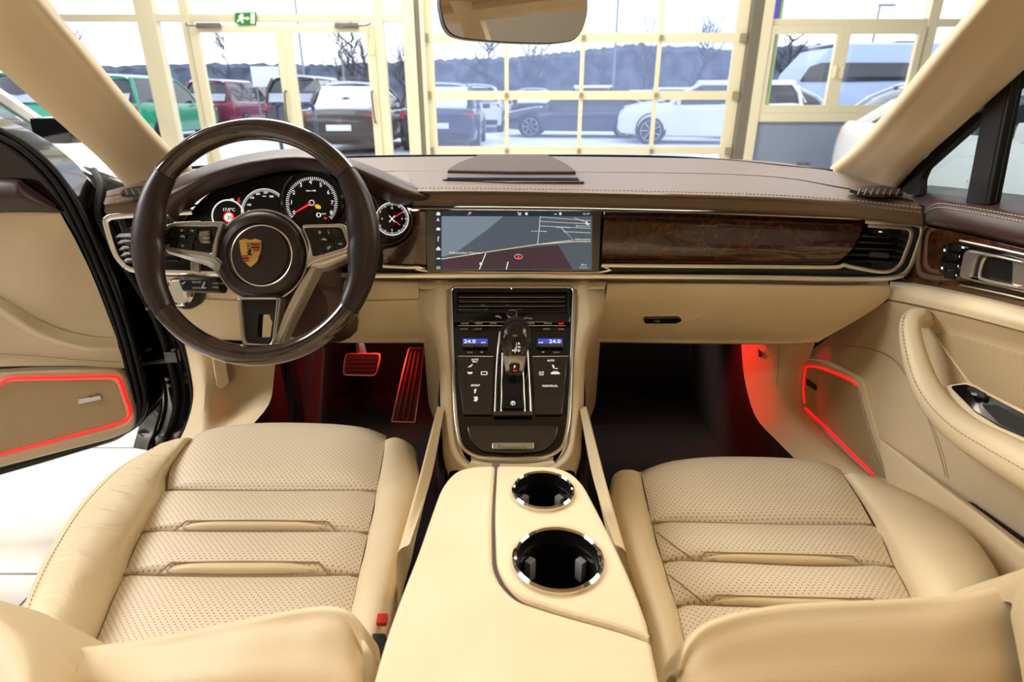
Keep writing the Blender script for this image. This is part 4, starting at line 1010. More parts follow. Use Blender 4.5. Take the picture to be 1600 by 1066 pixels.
# hub
HB = Frame(WH.px(409, 400, -.035), -AX)
px = DW / F
def HP(x, y, h=0): return HB.px(x, y, h)
k_ = (HP(480, 400) - HP(409, 400)).length / 71
hub = MB().lathe([(70 * k_, -.045), (71 * k_, -.01), (70 * k_, .0), (66 * k_, .008), (58 * k_, .013), (49 * k_, .0155), (47.5 * k_, .0135), (46 * k_, .0155), (25 * k_, .0165), (0, .017)], HP(409, 400), HB.n, 64).build('airbag_cover', M_browngrip, sw, ang=50)
MB().tube([HP(p.x, p.y, .015) for p in circ(409, 399.5, 47.3, 64)], .0013, closed=True, n=8).build('chrome_ring', M_chrome, hub)
MB().tube([HP(p.x, p.y, .002) for p in circ(409, 400, 71.5, 72)], .0017, closed=True, n=8).build('silver_surround', M_silver, sw)
# crest
cr_o = [(382, 379, 1), (391, 376, 1), (399, 378, 1), (407, 376, 1), (416, 379, 1), (415, 395, 4), (411, 410, 6), (399.5, 420, 1), (388, 410, 6), (383.5, 395, 4)]
M_gold = mat('gold_enamel', (214, 176, 96), .3, metal=.55); M_cred = mat('red_enamel', (170, 24, 34), .3); M_cblk = mat('black_enamel', (16, 14, 14), .3)
cre = pplate('crest_badge', HB, cr_o, .0155, .0185, M_gold, sw, bev=.0006)
HBc = 1
def cp(poly, m, h=.0184, n='crest_field'): return pplate(n, HB, poly, h, h + .0012, m, cre, r=.3)
for (x0, x1, y0, y1, m) in ((400.5, 414, 384.6, 387, M_cred), (400.5, 413.7, 388.6, 391, M_cblk), (400.5, 413.4, 392.4, 395, M_cred), (385, 397, 402, 404, M_cred), (386.2, 397, 405.4, 407.2, M_cblk), (388, 397.5, 408.6, 411, M_cred)): cp([(x0, y0), (x1, y0), (x1 - .3, y1), (x0 + .3, y1)], m)
for pts in (((386, 386), (391, 384)), ((386, 390), (392, 388)), ((386, 394), (392, 392)), ((386.5, 397.5), (391, 396)), ((403, 401), (411, 399)), ((403, 405), (410, 403)), ((403, 409), (408.5, 407)), ((402, 413), (406, 411.5))):
    MB().tube(curve([HP(*pts[0], .0198), HP((pts[0][0] + pts[1][0]) / 2, (pts[0][1] + pts[1][1]) / 2 - 1, .0198), HP(*pts[1], .0198)], 4), .0007, n=5).build('antler_mark', M_cblk, cre)
pplate('crest_shield', HB, [(394, 391, .5), (404, 391, .5), (404, 400, 2), (399, 406, 1), (394.5, 400, 2)], .0186, .0200, M_gold, cre)
pplate('crest_horse', HB, [(398, 393), (401, 392), (402.5, 395), (400.5, 396), (401, 399), (403, 402), (400, 401), (399, 404), (397.5, 401), (396, 402.5), (397, 398), (396, 396)], .0200, .0206, M_cblk, cre, r=.5)
text('crest_lettering', 'PORSCHE', HB, 399, 380.6, 2.8, M_cblk, cre, .0192, wpx=26)
# spokes
SP = Frame(WH.px(400, 400, -.024), -AX)
pl = [(246, 377, 8), (262, 350, 8), (300, 347, 6), (352, 347, 6), (342, 372, 10), (338, 408, 3), (318, 403, 4), (262, 393, 10)]
inn = [(254, 377, 7), (267, 355, 6), (342, 355, 4), (334, 380, 6), (332, 396, 3), (264, 386, 8)]
pr = [(472, 352, 5), (540, 350, 8), (551, 392, 8), (492, 410, 6), (480, 420, 3), (484, 385, 10)]
inr = [(476, 357, 4), (534, 356, 6), (544, 386, 7), (490, 402, 3), (486, 380, 8)]
M_swp = mat('black_switch_panel', (18, 16, 17), .3)
for out, inner, lab in ((pl, inn, 'l'), (pr, inr, 'r')):
    f = pplate('spoke_frame', SP, out, -.020, .004, M_silver, sw, bev=.002, holes=[rp(inner, 4)])
    panel = pplate('switch_panel', SP, inner, -.018, .0015, M_swp, sw)
    bt = ([[(262, 358, 3), (279, 357, 2), (279, 373, 2), (257, 374, 3)], [(281, 357), (294, 357), (294, 364), (281, 364)], [(296, 357), (311, 357), (309, 366), (296, 366)], [(281, 366), (294, 366), (292, 374), (281, 374)], [(296, 368), (308, 368), (306, 378), (292, 378)], [(257, 376), (277, 376), (274, 386, 2), (262, 385, 3)], [(279, 379), (304, 380), (302, 391), (280, 388)]]
          if lab == 'l' else
          [[(495, 359), (507, 358), (509, 368), (497, 369)], [(509, 358), (520, 358), (521, 368), (511, 368)], [(522, 358), (533, 359, 3), (537, 372, 3), (524, 372)], [(499, 371), (513, 370), (515, 378), (501, 379)], [(507, 382), (522, 379), (524, 391), (510, 394)], [(524, 378), (541, 374, 3), (541, 385, 3), (526, 390)], [(503, 394), (507, 393), (508, 398), (503, 399)]])
    for k, b in enumerate(bt): pplate('button', SP, [(p[0], p[1], p[2] if len(p) > 2 else 1.5) for p in b], .0015, .0042, M_swp, panel, bev=.0008)
    kx, ky = (269, 366) if lab == 'l' else (528, 366)
    pplate('thumb_knob', SP, circ(kx, ky, 5.5, 24), .004, .0065, M_black, panel, raw=True, bev=.001)
    if lab == 'l':
        pplate('scroll_bezel', SP, [(314, 357), (332, 357), (328, 390), (310, 390)], .0015, .0035, M_black, panel, r=3, bev=.001)
        MB().tube([SP.px(316, 371, .003), SP.px(328, 371, .003)], .010, n=20).build('scroll_wheel', M_rail, panel)
        for dy in (-5, 1, 7): MB().box(SP.px(322, 371 + dy, .0125 - abs(dy - 1) * .0004), (.010, .002, .0014), ch=.0004).build('wheel_rib', M_silver, panel)
        marks = [[bxp(266, 384, 4, 1)], [bxp(288, 385, 4, 1), bxp(288, 385, 1, 4)], [[(285, 359), (289, 361), (285, 363)]], [[(300, 359), (304, 361), (306, 360), (303, 364)]], [[(283, 371), (287, 368), (292, 371), (290, 372), (287, 370.5)]]]
    else:
        marks = [[[(501, 361), (503.5, 364), (501, 367), (498.5, 364)]], [[(513, 360), (517, 366), (515, 366.5)]], [[(503, 376), (507, 373), (512, 375), (511, 377), (507, 375.5)]], [[(512, 388), (517, 385), (519, 386), (514, 391)]], [bxp(533, 382, 6, 2)]]
    for mk in marks: icon(mk, SP, .0043, 'button_symbol', panel, M_whitep)
    pd = SP.px(268 if lab == 'l' else 548, 343, -.012)
    pplate('shift_paddle', SP, [(260, 343, 2), (303, 341, 3), (306, 348, 2), (262, 350, 2)] if lab == 'l' else [(533, 343, 2), (553, 343, 3), (549, 351, 2), (537, 351, 2)], -.024, -.019, M_silver, sw, bev=.001)
    pplate('shift_paddle', SP, [(286, 404, 2), (300, 407, 2), (300, 424, 3), (286, 420, 3)] if lab == 'l' else [(542, 408, 2), (551, 405, 2), (551, 424, 3), (543, 428, 3)], -.026, -.021, M_silver, sw, bev=.001)
# curved silver edge under left spoke
MB().grid([[SP.px(x, y, h) for x, y in r] for r, h in ((((262, 393), (300, 402), (330, 410), (342, 424)), .003), (((258, 388), (300, 396), (334, 403), (345, 412)), .004), (((262, 396), (300, 408), (328, 418), (342, 432)), -.018))], 6, 3, thick=.003).build('spoke_edge', M_silver, sw)
# lower double spoke
f = pplate('lower_spoke', SP, [(373, 466, 3), (379, 533, 5), (382, 541, 5), (426, 543, 5), (432, 536, 5), (441, 466, 3)], -.016, .006, M_silver, sw, bev=.0025, holes=[rp([(379, 468), (384, 529), (388, 536), (423, 538), (427, 532), (434, 468)], 4)])
pplate('spoke_infill', SP, [(378, 460), (384, 536), (427, 538), (436, 460)], -.020, -.002, M_black, sw, r=4, bev=.001, holes=[rp([(403, 491), (426, 491), (421, 527), (401, 527)], 2)])
MB().grid([[SP.px(x, y, h) for x, y, h in r] for r in (
    ((488, 415, -.002), (462, 455, .0), (441, 500, .0), (428, 545, .0)),
    ((496, 418, -.004), (474, 460, -.003), (452, 505, -.003), (438, 547, -.004)),
    ((505, 424, -.026), (484, 466, -.026), (462, 510, -.026), (446, 548, -.022)))], 6, 4, thick=.004).build('diagonal_spoke', M_silver, sw)
MB().grid([[SP.px(x, y, h) for x, y, h in r] for r in (
    ((484, 400, .003), (505, 400, .003), (535, 392, .003)), ((484, 416, .0), (508, 414, .0), (546, 400, .0)), ((500, 426, -.02), (520, 422, -.02), (550, 408, -.02)))], 6, 4, thick=.003).build('spoke_edge', M_silver, sw)
# ================================================================ centre console
KT, KB = P(800, 447, Y=1.085), P(800, 716, Z=.62)
kn_ = (KT - KB).cross(Vector((1, 0, 0))).normalized()
if kn_.dot(CAM - KT) < 0: kn_ = -kn_
K = Frame(KB, kn_)
con = thing('centre_console', KB, 'sloping beige centre console with black touch panels and chrome surround below the screen', 'centre console')
def KP(x, y, h=0): return K.px(x, y, h)
def Pm(x, y, h): return KP(x, y, h)
# beige cheeks: outer column, crown, inner edge
for sg in (-1, 1):
    m = lambda x: 800 + sg * (x - 800)
    prof = [  # y, inner x, mid x, outer x, back x
        (438, 893, 918, 949, 949), (470, 894, 924, 948, 950), (500, 893, 924, 936, 944), (530, 891, 914, 921, 930), (570, 889, 908, 914, 922), (630, 887, 905, 912, 916),
        (680, 884, 902, 909, 912), (705, 878, 898, 908, 911), (722, 866, 888, 904, 908), (736, 840, 870, 898, 903)]
    rows = []
    for y, a, b, c, d in prof:
        rows.append([KP(m(a), y, -.004), KP(m((a + b) / 2), y, .006), KP(m(b), y, .004), KP(m(c), y + (0 if y < 700 else 3), -.03), KP(m(c), y, -.03) + Vector((sg * .004, .07, -.10)), KP(m(c), y, -.03) + Vector((sg * .012, .14, -.30))])
    MB().grid(rows, 6, 6).build('console_cheek', M_beige, con, ang=80)
    stitches('stitching', curve([r[2].lerp(r[3], .45) + K.n * .006 for r in rows], 8), M_stitchb, con)
    # side wall down to the floor (dark carpeted) and beige sill strip
    MB().grid([[KP(m(914), 560, -.04) + Vector((0, .25, 0)), KP(m(914), 600, -.04), KP(m(912), 720, -.05)], [Vector((sg * .15, 1.75, .24)), Vector((sg * .15, 1.2, .24)), Vector((sg * .15, .55, .24))]], 6, 6, thick=.01, tdir=(-sg, 0, 0)).build('tunnel_carpet', M_carpet, con)
    wed = [[KP(m(909), 640, -.06), KP(m(912), 690, -.06), KP(m(905), 740, -.06)], [P(m(938), 690, X=sg * .135), P(m(955), 735, X=sg * .14), P(m(970), 790, X=sg * .14)], [P(m(938), 696, X=sg * .133) + Vector((0, 0, -.05)), P(m(955), 740, X=sg * .138) + Vector((0, 0, -.05)), P(m(970), 795, X=sg * .138) + Vector((0, 0, -.05))]]
    MB().grid([[P(m(906), 640, X=sg * .112), P(m(926), 745, X=sg * .118), P(m(960), 850, X=sg * .122)], [P(m(918), 640, X=sg * .125), P(m(946), 750, X=sg * .133), P(m(980), 870, X=sg * .138)], [P(m(918), 640, X=sg * .125) + Vector((sg * .004, 0, -.08)), P(m(946), 750, X=sg * .133) + Vector((sg * .004, 0, -.08)), P(m(980), 870, X=sg * .138) + Vector((sg * .004, 0, -.08))]], 8, 6).build('console_side_trim', M_beige2, con)
# upper crown between dash and vent
MB().grid([[KP(x, 433, -.01) for x in (650, 700, 800, 900, 950)], [KP(x, 441, .004) for x in (652, 706, 800, 894, 948)], [KP(x, 452, .004) for x in (656, 708, 800, 892, 944)]], 6, 4).build('console_crown', M_beige, con)
MB().grid([[KP(x, y, h) for x, y in ((735, 712), (770, 718), (800, 719), (830, 718), (865, 712))] for h in (-.01,)] + [[KP(x, y, .005) for x, y in ((735, 722), (768, 728), (800, 729), (832, 728), (866, 722))], [KP(x, y, -.01) for x, y in ((716, 740), (760, 744), (800, 745), (840, 744), (886, 740))], [KP(x, y, -.05) for x, y in ((716, 740), (760, 744), (800, 745), (840, 744), (886, 740))]], 6, 5).build('console_chin', M_beige, con)
SURR = [(704, 449, 10), (897, 449, 10), (893, 560, 60), (889, 660, 40), (880, 700, 24), (855, 715, 24), (800, 718, 60), (745, 715, 24), (720, 700, 24), (712, 660, 40), (707, 560, 60)]
so = rp(SURR, 6, 6)
MB().tube([KP(p.x, p.y, .006) for p in so], .0030, closed=True, n=10).build('chrome_surround', M_chrome, con)
pplate('black_base', K, SURR, -.012, -.002, M_gloss, con)
# centre vent
v = pplate('centre_air_vent', K, [(710, 454, 4), (890, 454, 4), (889, 492, 4), (711, 492, 4)], -.002, .006, M_black, con, bev=.001, holes=[rp([(714, 459), (886, 459), (885, 488), (715, 488)], 2)])
pplate('vent_floor', K, [(714, 458), (886, 458), (885, 489), (715, 489)], -.004, -.0015, M_blackrough, v, r=2)
for k in range(4):
    y = 463 + 7 * k; MB().tube([KP(716, y, .004), KP(884, y, .004)], .0038, prof=[(-1.1, -.5), (1.1, .1), (1.1, .3), (-1.1, -.2)], up=tuple(K.n)).build('vent_slat', M_gloss, v)
    MB().tube([KP(717, y + 2, .0048), KP(883, y + 2, .0048)], .0004, n=5).build('slat_edge', M_chrome, v)
pplate('vent_marker', K, bxp(799, 453.6, 2, 3), .006, .007, M_white, v, r=.2)
# toggle shelf and climate buttons
sh = pplate('button_shelf', K, [(709, 493), (891, 493), (890, 507), (710, 507)], -.001, .007, M_gloss, con, r=1, bev=.001)
MB().tube([KP(716, 509, .006), KP(884, 509, .006)], .0006, n=5).build('chrome_line', M_chrome, con)
def kt(s_, x, y, h, m=M_white, w_=None, par=None, z=.0012, name='button_print'): return text(name, s_, K, x, y, h, m, par or con, z, wpx=w_)
for s_, x in (('SOURCE', 726), ('MEDIA', 748), ('HOME', 770.5), ('APPS', 830), ('PHONE', 856)): kt(s_, x, 505.6, 2.6, M_whitep, 12 if len(s_) > 4 else 10, sh, .0072)
kt('NAV', 877, 505.6, 2.8, M_redlit, 8, sh, .0072); kt('OPTION', 825, 497.6, 2.8, M_whitep, 13, sh, .0072)
icon([[(774, 498), (778, 496.5), (780, 498), (784, 500), (782, 501), (779, 499), (775, 499)]], K, .0072, 'call_symbol', sh, M_whitep)
kn2 = MB().lathe([(.010, .004), (.010, .014), (.0085, .016), (0, .016)], KP(800, 498, 0), K.n, 28).build('rotary_knob', M_black, sh); MB().tube([KP(800, 498) + K.n * .0155 + (K.x * math.cos(a / 14 * PI) + K.y * math.sin(a / 14 * PI)) * .0088 for a in range(28)], .0012, closed=True, n=6).build('knob_ring', M_bright, kn2)
for s_, x in (('DRIVE', 725), ('CLIMATE', 747), ('ASSIST', 854), ('CAR', 877)): kt(s_, x, 514.3, 2.6, M_whitep, 11 if s_ != 'CAR' else 8)
M_digit = mat('white_lcd_digit', (230, 235, 255), .4, emit=(230, 236, 255), es=1.0)
for x0, dg, lcd, tx in ((722, 734, 752, 0), (839, 866, 850, 1)):
    cx = x0 + 20.5
    d_ = pplate('climate_display', K, bxp(cx, 533.5, 39, 8), -.001, .0006, M_bluelcd, con, r=1)
    kt('24.0', dg if not tx else 867, 533.5, 5.4, M_digit, 18, d_, .001, 'temperature_digits'); kt('AUTO', (755 if not tx else 845), 535.4, 2.2, M_digit, 7, d_, .001, 'display_print')
    for xx in (cx - 10.4, cx + 10.4): pplate('toggle_switch', K, bxp(xx, 541.6, 19.5, 4.4), .0, .006, mat('grey_toggle', (110, 104, 98), .3, metal=.6), con, r=1.4, bev=.001)
    kt('TEMP', 734 if not tx else 869, 551, 2.6, M_whitep, 10); icon([bxp(752.5 if not tx else 848.5, 551, 3.6, 2.6)], K, .001, 'fan_symbol', con, M_whitep)
# side touch panels
tl = pplate('touch_panel', K, [(713, 558, 2), (772, 558, 2), (769, 649, 3), (724, 649, 3)], -.001, .003, M_piano, con, bev=.001)
tr = pplate('touch_panel', K, [(831, 558, 2), (887, 558, 2), (878, 649, 3), (836, 649, 3)], -.001, .003, M_piano, con, bev=.001)
kt('AUTO', 742, 562, 2.6, M_white, 11, tl, .0032); kt('MENU', 742, 565.4, 2, M_white, 8, tl, .0032); kt('SPORT', 743, 602.5, 3, M_white, 14, tl, .0032)
kt('AUTO', 860.5, 563.5, 2.8, M_white, 11, tr, .0032); kt('INDIVIDUAL', 859.5, 603.2, 3, M_white, 24, tr, .0032); kt('A/C', 846, 582, 3, M_white, 8, tr, .0032); kt('MAX', 846, 585.6, 2, M_white, 7, tr, .0032)
icon([[(731, 575), (738, 573), (739, 570), (736, 575), (731, 575.6)]], K, .0031, 'seat_symbol', tl); icon([[(730, 583), (739, 583), (737, 586), (732, 586)]], K, .0031, 'screen_heat_symbol', tl)
ring_ = rp([(752, 581), (761, 581), (761, 585.6), (752, 585.6)], 1); MB().tube([KP(p.x, p.y, .0033) for p in ring_], .0006, closed=True, n=4).build('rear_screen_symbol', M_white, tl)
icon([[(741, 610), (745, 609), (743, 616), (741, 616)]], K, .0031, 'damper_symbol', tl); icon([[(740, 622), (746, 621), (747, 625), (745, 629), (740, 628), (742, 625)]], K, .0031, 'exhaust_symbol', tl)
icon([[(862, 571), (866, 573), (866, 577), (872, 577), (870, 578.4), (864, 577)]], K, .0031, 'seat_symbol', tr); icon([[(860, 584.6), (864, 582), (871, 582), (875, 585), (874, 586.4), (861, 586.4)]], K, .0031, 'car_symbol', tr)
MB().tube([KP(716, 556.6, .003), KP(771, 557.2, .003)], .0006, n=5).build('chrome_line', M_chrome, con); MB().tube([KP(832, 557.2, .003), KP(888, 556.6, .003)], .0006, n=5).build('chrome_line', M_chrome, con)
# lower tray lid with badge
tray = pplate('storage_lid', K, [(730, 667, 3), (872, 667, 3), (868, 690, 10), (850, 706, 14), (800, 710, 60), (752, 706, 14), (735, 690, 10)], -.001, .003, M_piano, con, bev=.001)
bd = pplate('badge_plate', K, [(769, 694), (834, 694), (834, 704), (769, 704)], .003, .0065, M_silver, con, r=2, bev=.001)
text('badge_script', 'Panamera', K, 801, 699, 6, mat('dark_badge_script', (96, 92, 88), .4), bd, .0066, wpx=44)
# selector channel
ch = pplate('selector_channel', K, [(779, 517, 6), (824, 517, 6), (832, 650, 2), (771, 650, 2)], .0, .004, M_gloss, con, bev=.001)
for pts in (((781, 519), (777, 560), (773, 646)), ((822, 519), (825, 560), (829, 646)), ((785, 552), (784, 600), (783, 645)), ((816, 552), (818, 600), (820, 645))):
    MB().tube(curve([KP(x, y, .006) for x, y in pts], 6), .0016, n=8).build('chrome_rail', M_chrome, ch)
pplate('channel_floor', K, [(786, 580), (817, 580), (819, 643), (784, 643)], .004, .0048, M_blackrough, ch, r=1)
pplate('channel_foot', K, [(771, 646), (832, 646), (832, 652), (771, 652)], .002, .008, mat('grey_foot_strip', (92, 82, 78), .25, metal=.5), ch, r=1, bev=.001)
pb = pplate('parking_brake_button', K, [(787, 624, 2), (817, 624, 2), (820, 642, 2), (784, 642, 2)], .0048, .010, M_black, ch, bev=.002)
MB().tube([KP(p.x, p.y, .0104) for p in circ(801.5, 630, 3.4, 18, 2.8)], .0005, closed=True, n=5).build('brake_symbol', M_white, pb); text('brake_letter', 'P', K, 801.5, 630, 3.4, M_white, pb, .0104)
# ================================================================ gear selector
gs = thing('gear_selector', KP(803, 575, .005), 'black leather topped gear selector with silver neck standing in the console channel', 'gear selector')
up_ = (K.n * .9 + K.y * .25).normalized()
base = KP(803, 592, .004)
MB().tube([base, base + up_ * .02, KP(803, 576, .03)], [.010, .008, .008], n=12).build('stem', M_black, gs)
def gsec(y, h, w_, dep, x=803): return (KP(x, y, h), w_, dep)
secs = [(497.5, .056, 1, .002), (501, .057, 13, .010), (509, .059, 20, .015), (520, .060, 23.6, .018), (533, .059, 23.4, .018), (545, .055, 21, .016), (556, .049, 16.5, .013), (563, .045, 14.5, .011), (566, .043, 13.5, .010)]
rings = []
for y, h, w_, dp in secs:
    c = KP(806 - (y - 497) * .03, y, h); hw_ = (KP(806 + w_, y, h) - KP(806, y, h)).length
    rings.append([c + K.x * (hw_ * math.cos(t)) + (K.n * .95 + K.y * .2).normalized() * (dp * math.sin(t)) for t in [2 * PI * k / 24 for k in range(24)]])
def loft(rings, name, m, par, nv=4):
    q = len(rings[0]); cols = [curve([r[k] for r in rings], nv) for k in range(q)]; n = len(cols[0]); mb = MB(); mb.v = [cols[k][i] for i in range(n) for k in range(q)]
    for i in range(n - 1):
        for k in range(q): l = (k + 1) % q; mb.f.append((i * q + k, i * q + l, (i + 1) * q + l, (i + 1) * q + k))
    mb.f.append(tuple(range(q))); mb.f.append(tuple((n - 1) * q + k for k in range(q))); return mb.build(name, m, par, ang=60)
M_knob = mat('dark_knob_leather', (40, 27, 26), .22, coat=.3)
kb = loft(rings, 'selector_knob', M_knob, gs)
GF2 = Frame(KP(806, 548, .074), (K.n * .95 + K.y * -.15).normalized())
kw = loft([[KP(804, y, h) + K.x * (w_ * math.cos(t)) + K.n * (d_ * math.sin(t)) for t in [2 * PI * k / 20 for k in range(20)]] for y, h, w_, d_ in ((556, .045, .0195, .013), (564, .042, .0185, .013), (574, .036, .0165, .012), (582, .030, .0145, .010), (583, .029, .012, .008))], 'selector_neck', M_silver, gs)
GP = Frame(KP(804, 573, .051), (K.n * .92 - K.y * .35).normalized())
pk = pplate('park_button', GP, [(795, 569, 2), (813, 569, 2), (811, 582, 2), (797, 582, 2)], -.004, .001, M_gloss, gs, bev=.0006)
text('park_letter', 'P', GP, 804.5, 573.6, 4.6, M_white, pk, .0012); pplate('park_light', GP, bxp(804.8, 579.6, 6, 1.6), .001, .0014, M_redlit, pk, r=.3)
for s_, x, y in (('R', 811, 537), ('N', 811, 542.5), ('D', 811, 548), ('M', 802, 548)): text('gear_letter', s_, GF2, x, y, 3.2, M_white, gs, .0012)
for a, b in (((807, 536), (807, 549)), ((805, 548), (808, 548)), ((805, 543), (805, 552))): MB().tube([GF2.px(*a, .001), GF2.px(*b, .001)], .0003, n=4).build('gear_line', M_white, gs)
pplate('gear_window', GF2, [(800, 532), (814, 532), (814, 553), (799, 553)], -.004, .0004, M_knob, gs, r=3)
# ================================================================ armrest box with cup holders
AZ = .71
arm = thing('storage_box', (0, .45, AZ), 'beige leather centre armrest between the front seats with two cup holders', 'armrest')
def AP(x, y, dz=0): return P(x, y, Z=AZ + dz)
AF = Frame((0, .45, AZ), (0, 0, 1))
cups = ((848.5, 768.5, 51, 30.5), (871.5, 875.5, 74.5, 55))
def ell(c, k=1.0, n=48): return circ(c[0], c[1], c[2] * k, n, c[3] * k)
lidL = [(773.5, 727, 3), (740, 728, 14), (712, 735, 20), (690, 760, 30), (672, 810, 60), (655, 860, 60), (627, 930, 60), (602, 1000, 60), (583, 1068, 20), (560, 1180, 20), (1050, 1180, 20), (1030, 1066, 40), (1017, 1003, 4), (960, 983, 60), (880, 962, 60), (806, 938, 50), (781, 912, 30), (769, 885, 30), (768, 800, 40)]
MB().plate([AF.px(p.x, p.y) for p in rp(lidL, 5, 6)], AF.n, -.0115, .0, .004).build('armrest_lid', M_beige, arm, ang=20)
lidR = [(777, 727, 3), (865, 728, 20), (893, 738, 20), (912, 757, 24), (935, 800, 60), (965, 860, 60), (990, 915, 60), (1012, 975, 30), (1015, 1000, 3), (1000, 992, 20), (960, 978, 60), (880, 957, 60), (812, 934, 50), (788, 908, 30), (776, 882, 30), (773, 800, 40)]
MB().plate([AF.px(p.x, p.y) for p in rp(lidR, 5, 6)], AF.n, -.0115, .0, .004, holes=[[AF.px(p.x, p.y) for p in ell(c, .93)] for c in cups]).build('cup_holder_cover', M_beige, arm, ang=20)
bx_ = [(772, 735), (700, 745), (660, 850), (600, 1010), (540, 1200), (1070, 1200), (1010, 1000), (965, 865), (905, 750), (860, 735)]
MB().plate([AF.px(x, y) for x, y in bx_], AF.n, -.36, -.078, .004).build('armrest_box', M_beige2, arm)
MB().tube(curve([AF.px(x, y, -.007) for x, y in ((775, 724), (771, 800), (773, 884), (786, 912), (810, 936), (880, 960), (960, 981), (1016, 1001))], 8), .0052, prof=[(-1, -.2), (1, -.2), (1, .2), (-1, .2)], up=(0, 0, 1)).build('lid_gap_shade', M_brown, arm)  # dark strip standing in for the shade in the gap between the lids
for c in cups:
    cc = AP(c[0], c[1]); rr = (AP(c[0] + c[2], c[1]) - cc).length * .96
    h = MB().lathe([(rr * .90, .001), (rr * .88, -.02), (rr * .82, -.075), (0, -.075)], cc, (0, 0, 1), 48, False).build('cup_holder', mat('cup_holder_rubber', (9, 8, 8), .45), arm)
    MB().lathe([(rr * .91, -.004), (rr * .90, .0035), (rr * .945, .0055), (rr * 1.0, .0035), (rr * 1.01, -.002)], cc, (0, 0, 1), 64, False).build('chrome_rim', M_bright, h)
    MB().lathe([(rr * .84, -.017), (rr * .86, -.012), (rr * .885, -.012)], cc, (0, 0, 1), 48, False).build('inner_ring', M_gloss, h)
    for a in (40, 140):
        t = math.radians(a); q_ = cc + Vector((math.cos(t), math.sin(t), 0)) * rr * .76; q_.z -= .034
        MB().box(q_, (.010, .008, .026), Matrix.Rotation(t - PI / 2, 3, 'Z'), .0015).build('grip_tab', mat('grey_grip_tab', (150, 150, 150), .4), h)
# seat belt buckle
bk = thing('seat_belt_buckle', P(598, 985, Z=.60), 'black seat belt buckle with red button between driver seat and armrest', 'seat belt buckle')
q_ = P(598, 1003, Z=.56)
MB().box(q_ - Vector((0, .01, .02)), (.016, .026, .09), Matrix.Rotation(.3, 3, 'X'), .004).build('buckle_body', M_black, bk)
MB().box(q_ + Vector((.001, .004, .030)), (.012, .012, .010), Matrix.Rotation(.3, 3, 'X'), .003).build('release_button', mat('red_button', (190, 20, 26), .4), bk)
# ================================================================ footwell
foot = thing('footwell_carpet', (0, 1.5, .22), 'dark brown carpet of the footwells under the dashboard', 'carpet')
mb = MB(); mb.box((0, 1.15, .22), (1.46, 1.3, .04)); mb.box((0, 1.86, .50), (1.46, .06, .62), Matrix.Rotation(-.30, 3, 'X')); mb.build('floor_carpet', M_carpet, foot, smooth=False)
mb = MB(); mb.box((0, 1.45, .46), (.22, .6, .5)); mb.build('tunnel_core', M_carpet, foot, smooth=False)
MB().box((-.75, 1.58, .55), (.02, .62, .7)).build('side_lining', M_black, foot, smooth=False)
MB().box((0, 1.5, .80), (1.46, .45, .06)).build('bulkhead_lining', M_black, foot, smooth=False)
def mat_obj(x, label): return tag(MB().box((x, 1.22, .247), (.44, .62, .012), ch=.004).build('floor_mat', M_mat), label, 'floor mat', 'front floor mats')
mat_obj(.40, 'black carpet floor mat in the passenger footwell'); mat_obj(-.40, 'black carpet floor mat in the driver footwell')
# kick panels (beige, lit red by the footwell lamp)
kp = thing('kick_panel', (.62, 1.35, .5), 'beige kick panel at the outer side of the passenger footwell, lit red', 'kick panel')
MB().grid([[P(1158, 534, X=.56), P(1163, 590, X=.56), P(1180, 650, X=.56), P(1215, 690, X=.565), P(1268, 742, X=.575), P(1330, 800, X=.58)],
           [P(1215, 534, X=.62), P(1216, 590, X=.62), P(1222, 620, X=.62), P(1248, 660, X=.63), P(1300, 712, X=.64), P(1372, 770, X=.65)],
           [P(1275, 532, X=.705), P(1258, 580, X=.70), P(1256, 620, X=.70), P(1262, 650, X=.695), P(1322, 712, X=.69), P(1400, 780, X=.69)]], 8, 6).build('kick_panel_trim', M_beige2, kp)
ke = [P(1158, 534, X=.56), P(1163, 590, X=.56), P(1180, 650, X=.56), P(1215, 690, X=.565), P(1268, 742, X=.575), P(1330, 800, X=.58)]
MB().box((.585, 1.63, .48), (.02, .56, .56), Matrix.Rotation(-.03, 3, 'Z')).build('kick_carpet', M_carpet, kp)
MB().grid([ke, [Vector((p.x + .002, p.y + .004, .2)) for p in ke]], 4, 4).build('lower_carpet', M_carpet, kp)
KF = Fp(1200, 560, (-.75, -.62, .1), X=.60)
MB().tube([p + Vector((-.002, -.002, 0)) for p in curve([P(1218, 536, X=.617), P(1216, 580, X=.617), P(1214, 606, X=.617), P(1205, 615, X=.607), P(1196, 613, X=.598)], 8)], .0006, n=4).build('panel_seam', M_seam, kp)
pplate('clip_hole', KF, [(1185, 545), (1192, 552), (1190, 559), (1186, 557)], .0, .002, M_brown, kp, r=1)
MB().tube([P(1299, 709, X=.685), P(1330, 742, X=.685)], .012, prof=[(-1, -.2), (1, -.2), (1, .2), (-1, .2)], up=(-.6, -.3, .7)).build('sill_tread', M_brown, kp)
kd = thing('kick_panel', (-.62, 1.35, .5), 'beige kick panel with pull handle at the outer side of the driver footwell', 'kick panel')
MB().grid([[P(432, 540, X=-.55), P(428, 590, X=-.55), P(420, 632, X=-.55), P(384, 678, X=-.56), P(360, 730, X=-.57)],
           [P(378, 538, X=-.63), P(376, 590, X=-.63), P(368, 640, X=-.63), P(348, 680, X=-.63), P(330, 730, X=-.63)],
           [P(330, 530, X=-.67), P(322, 590, X=-.68), P(318, 640, X=-.68), P(310, 680, X=-.68), P(290, 730, X=-.68)],
           [P(283, 515, X=-.72), P(296, 570, X=-.735), P(302, 620, X=-.74), P(290, 668, X=-.745), P(262, 720, X=-.75)]], 8, 6).build('kick_panel_trim', M_beige2, kd)
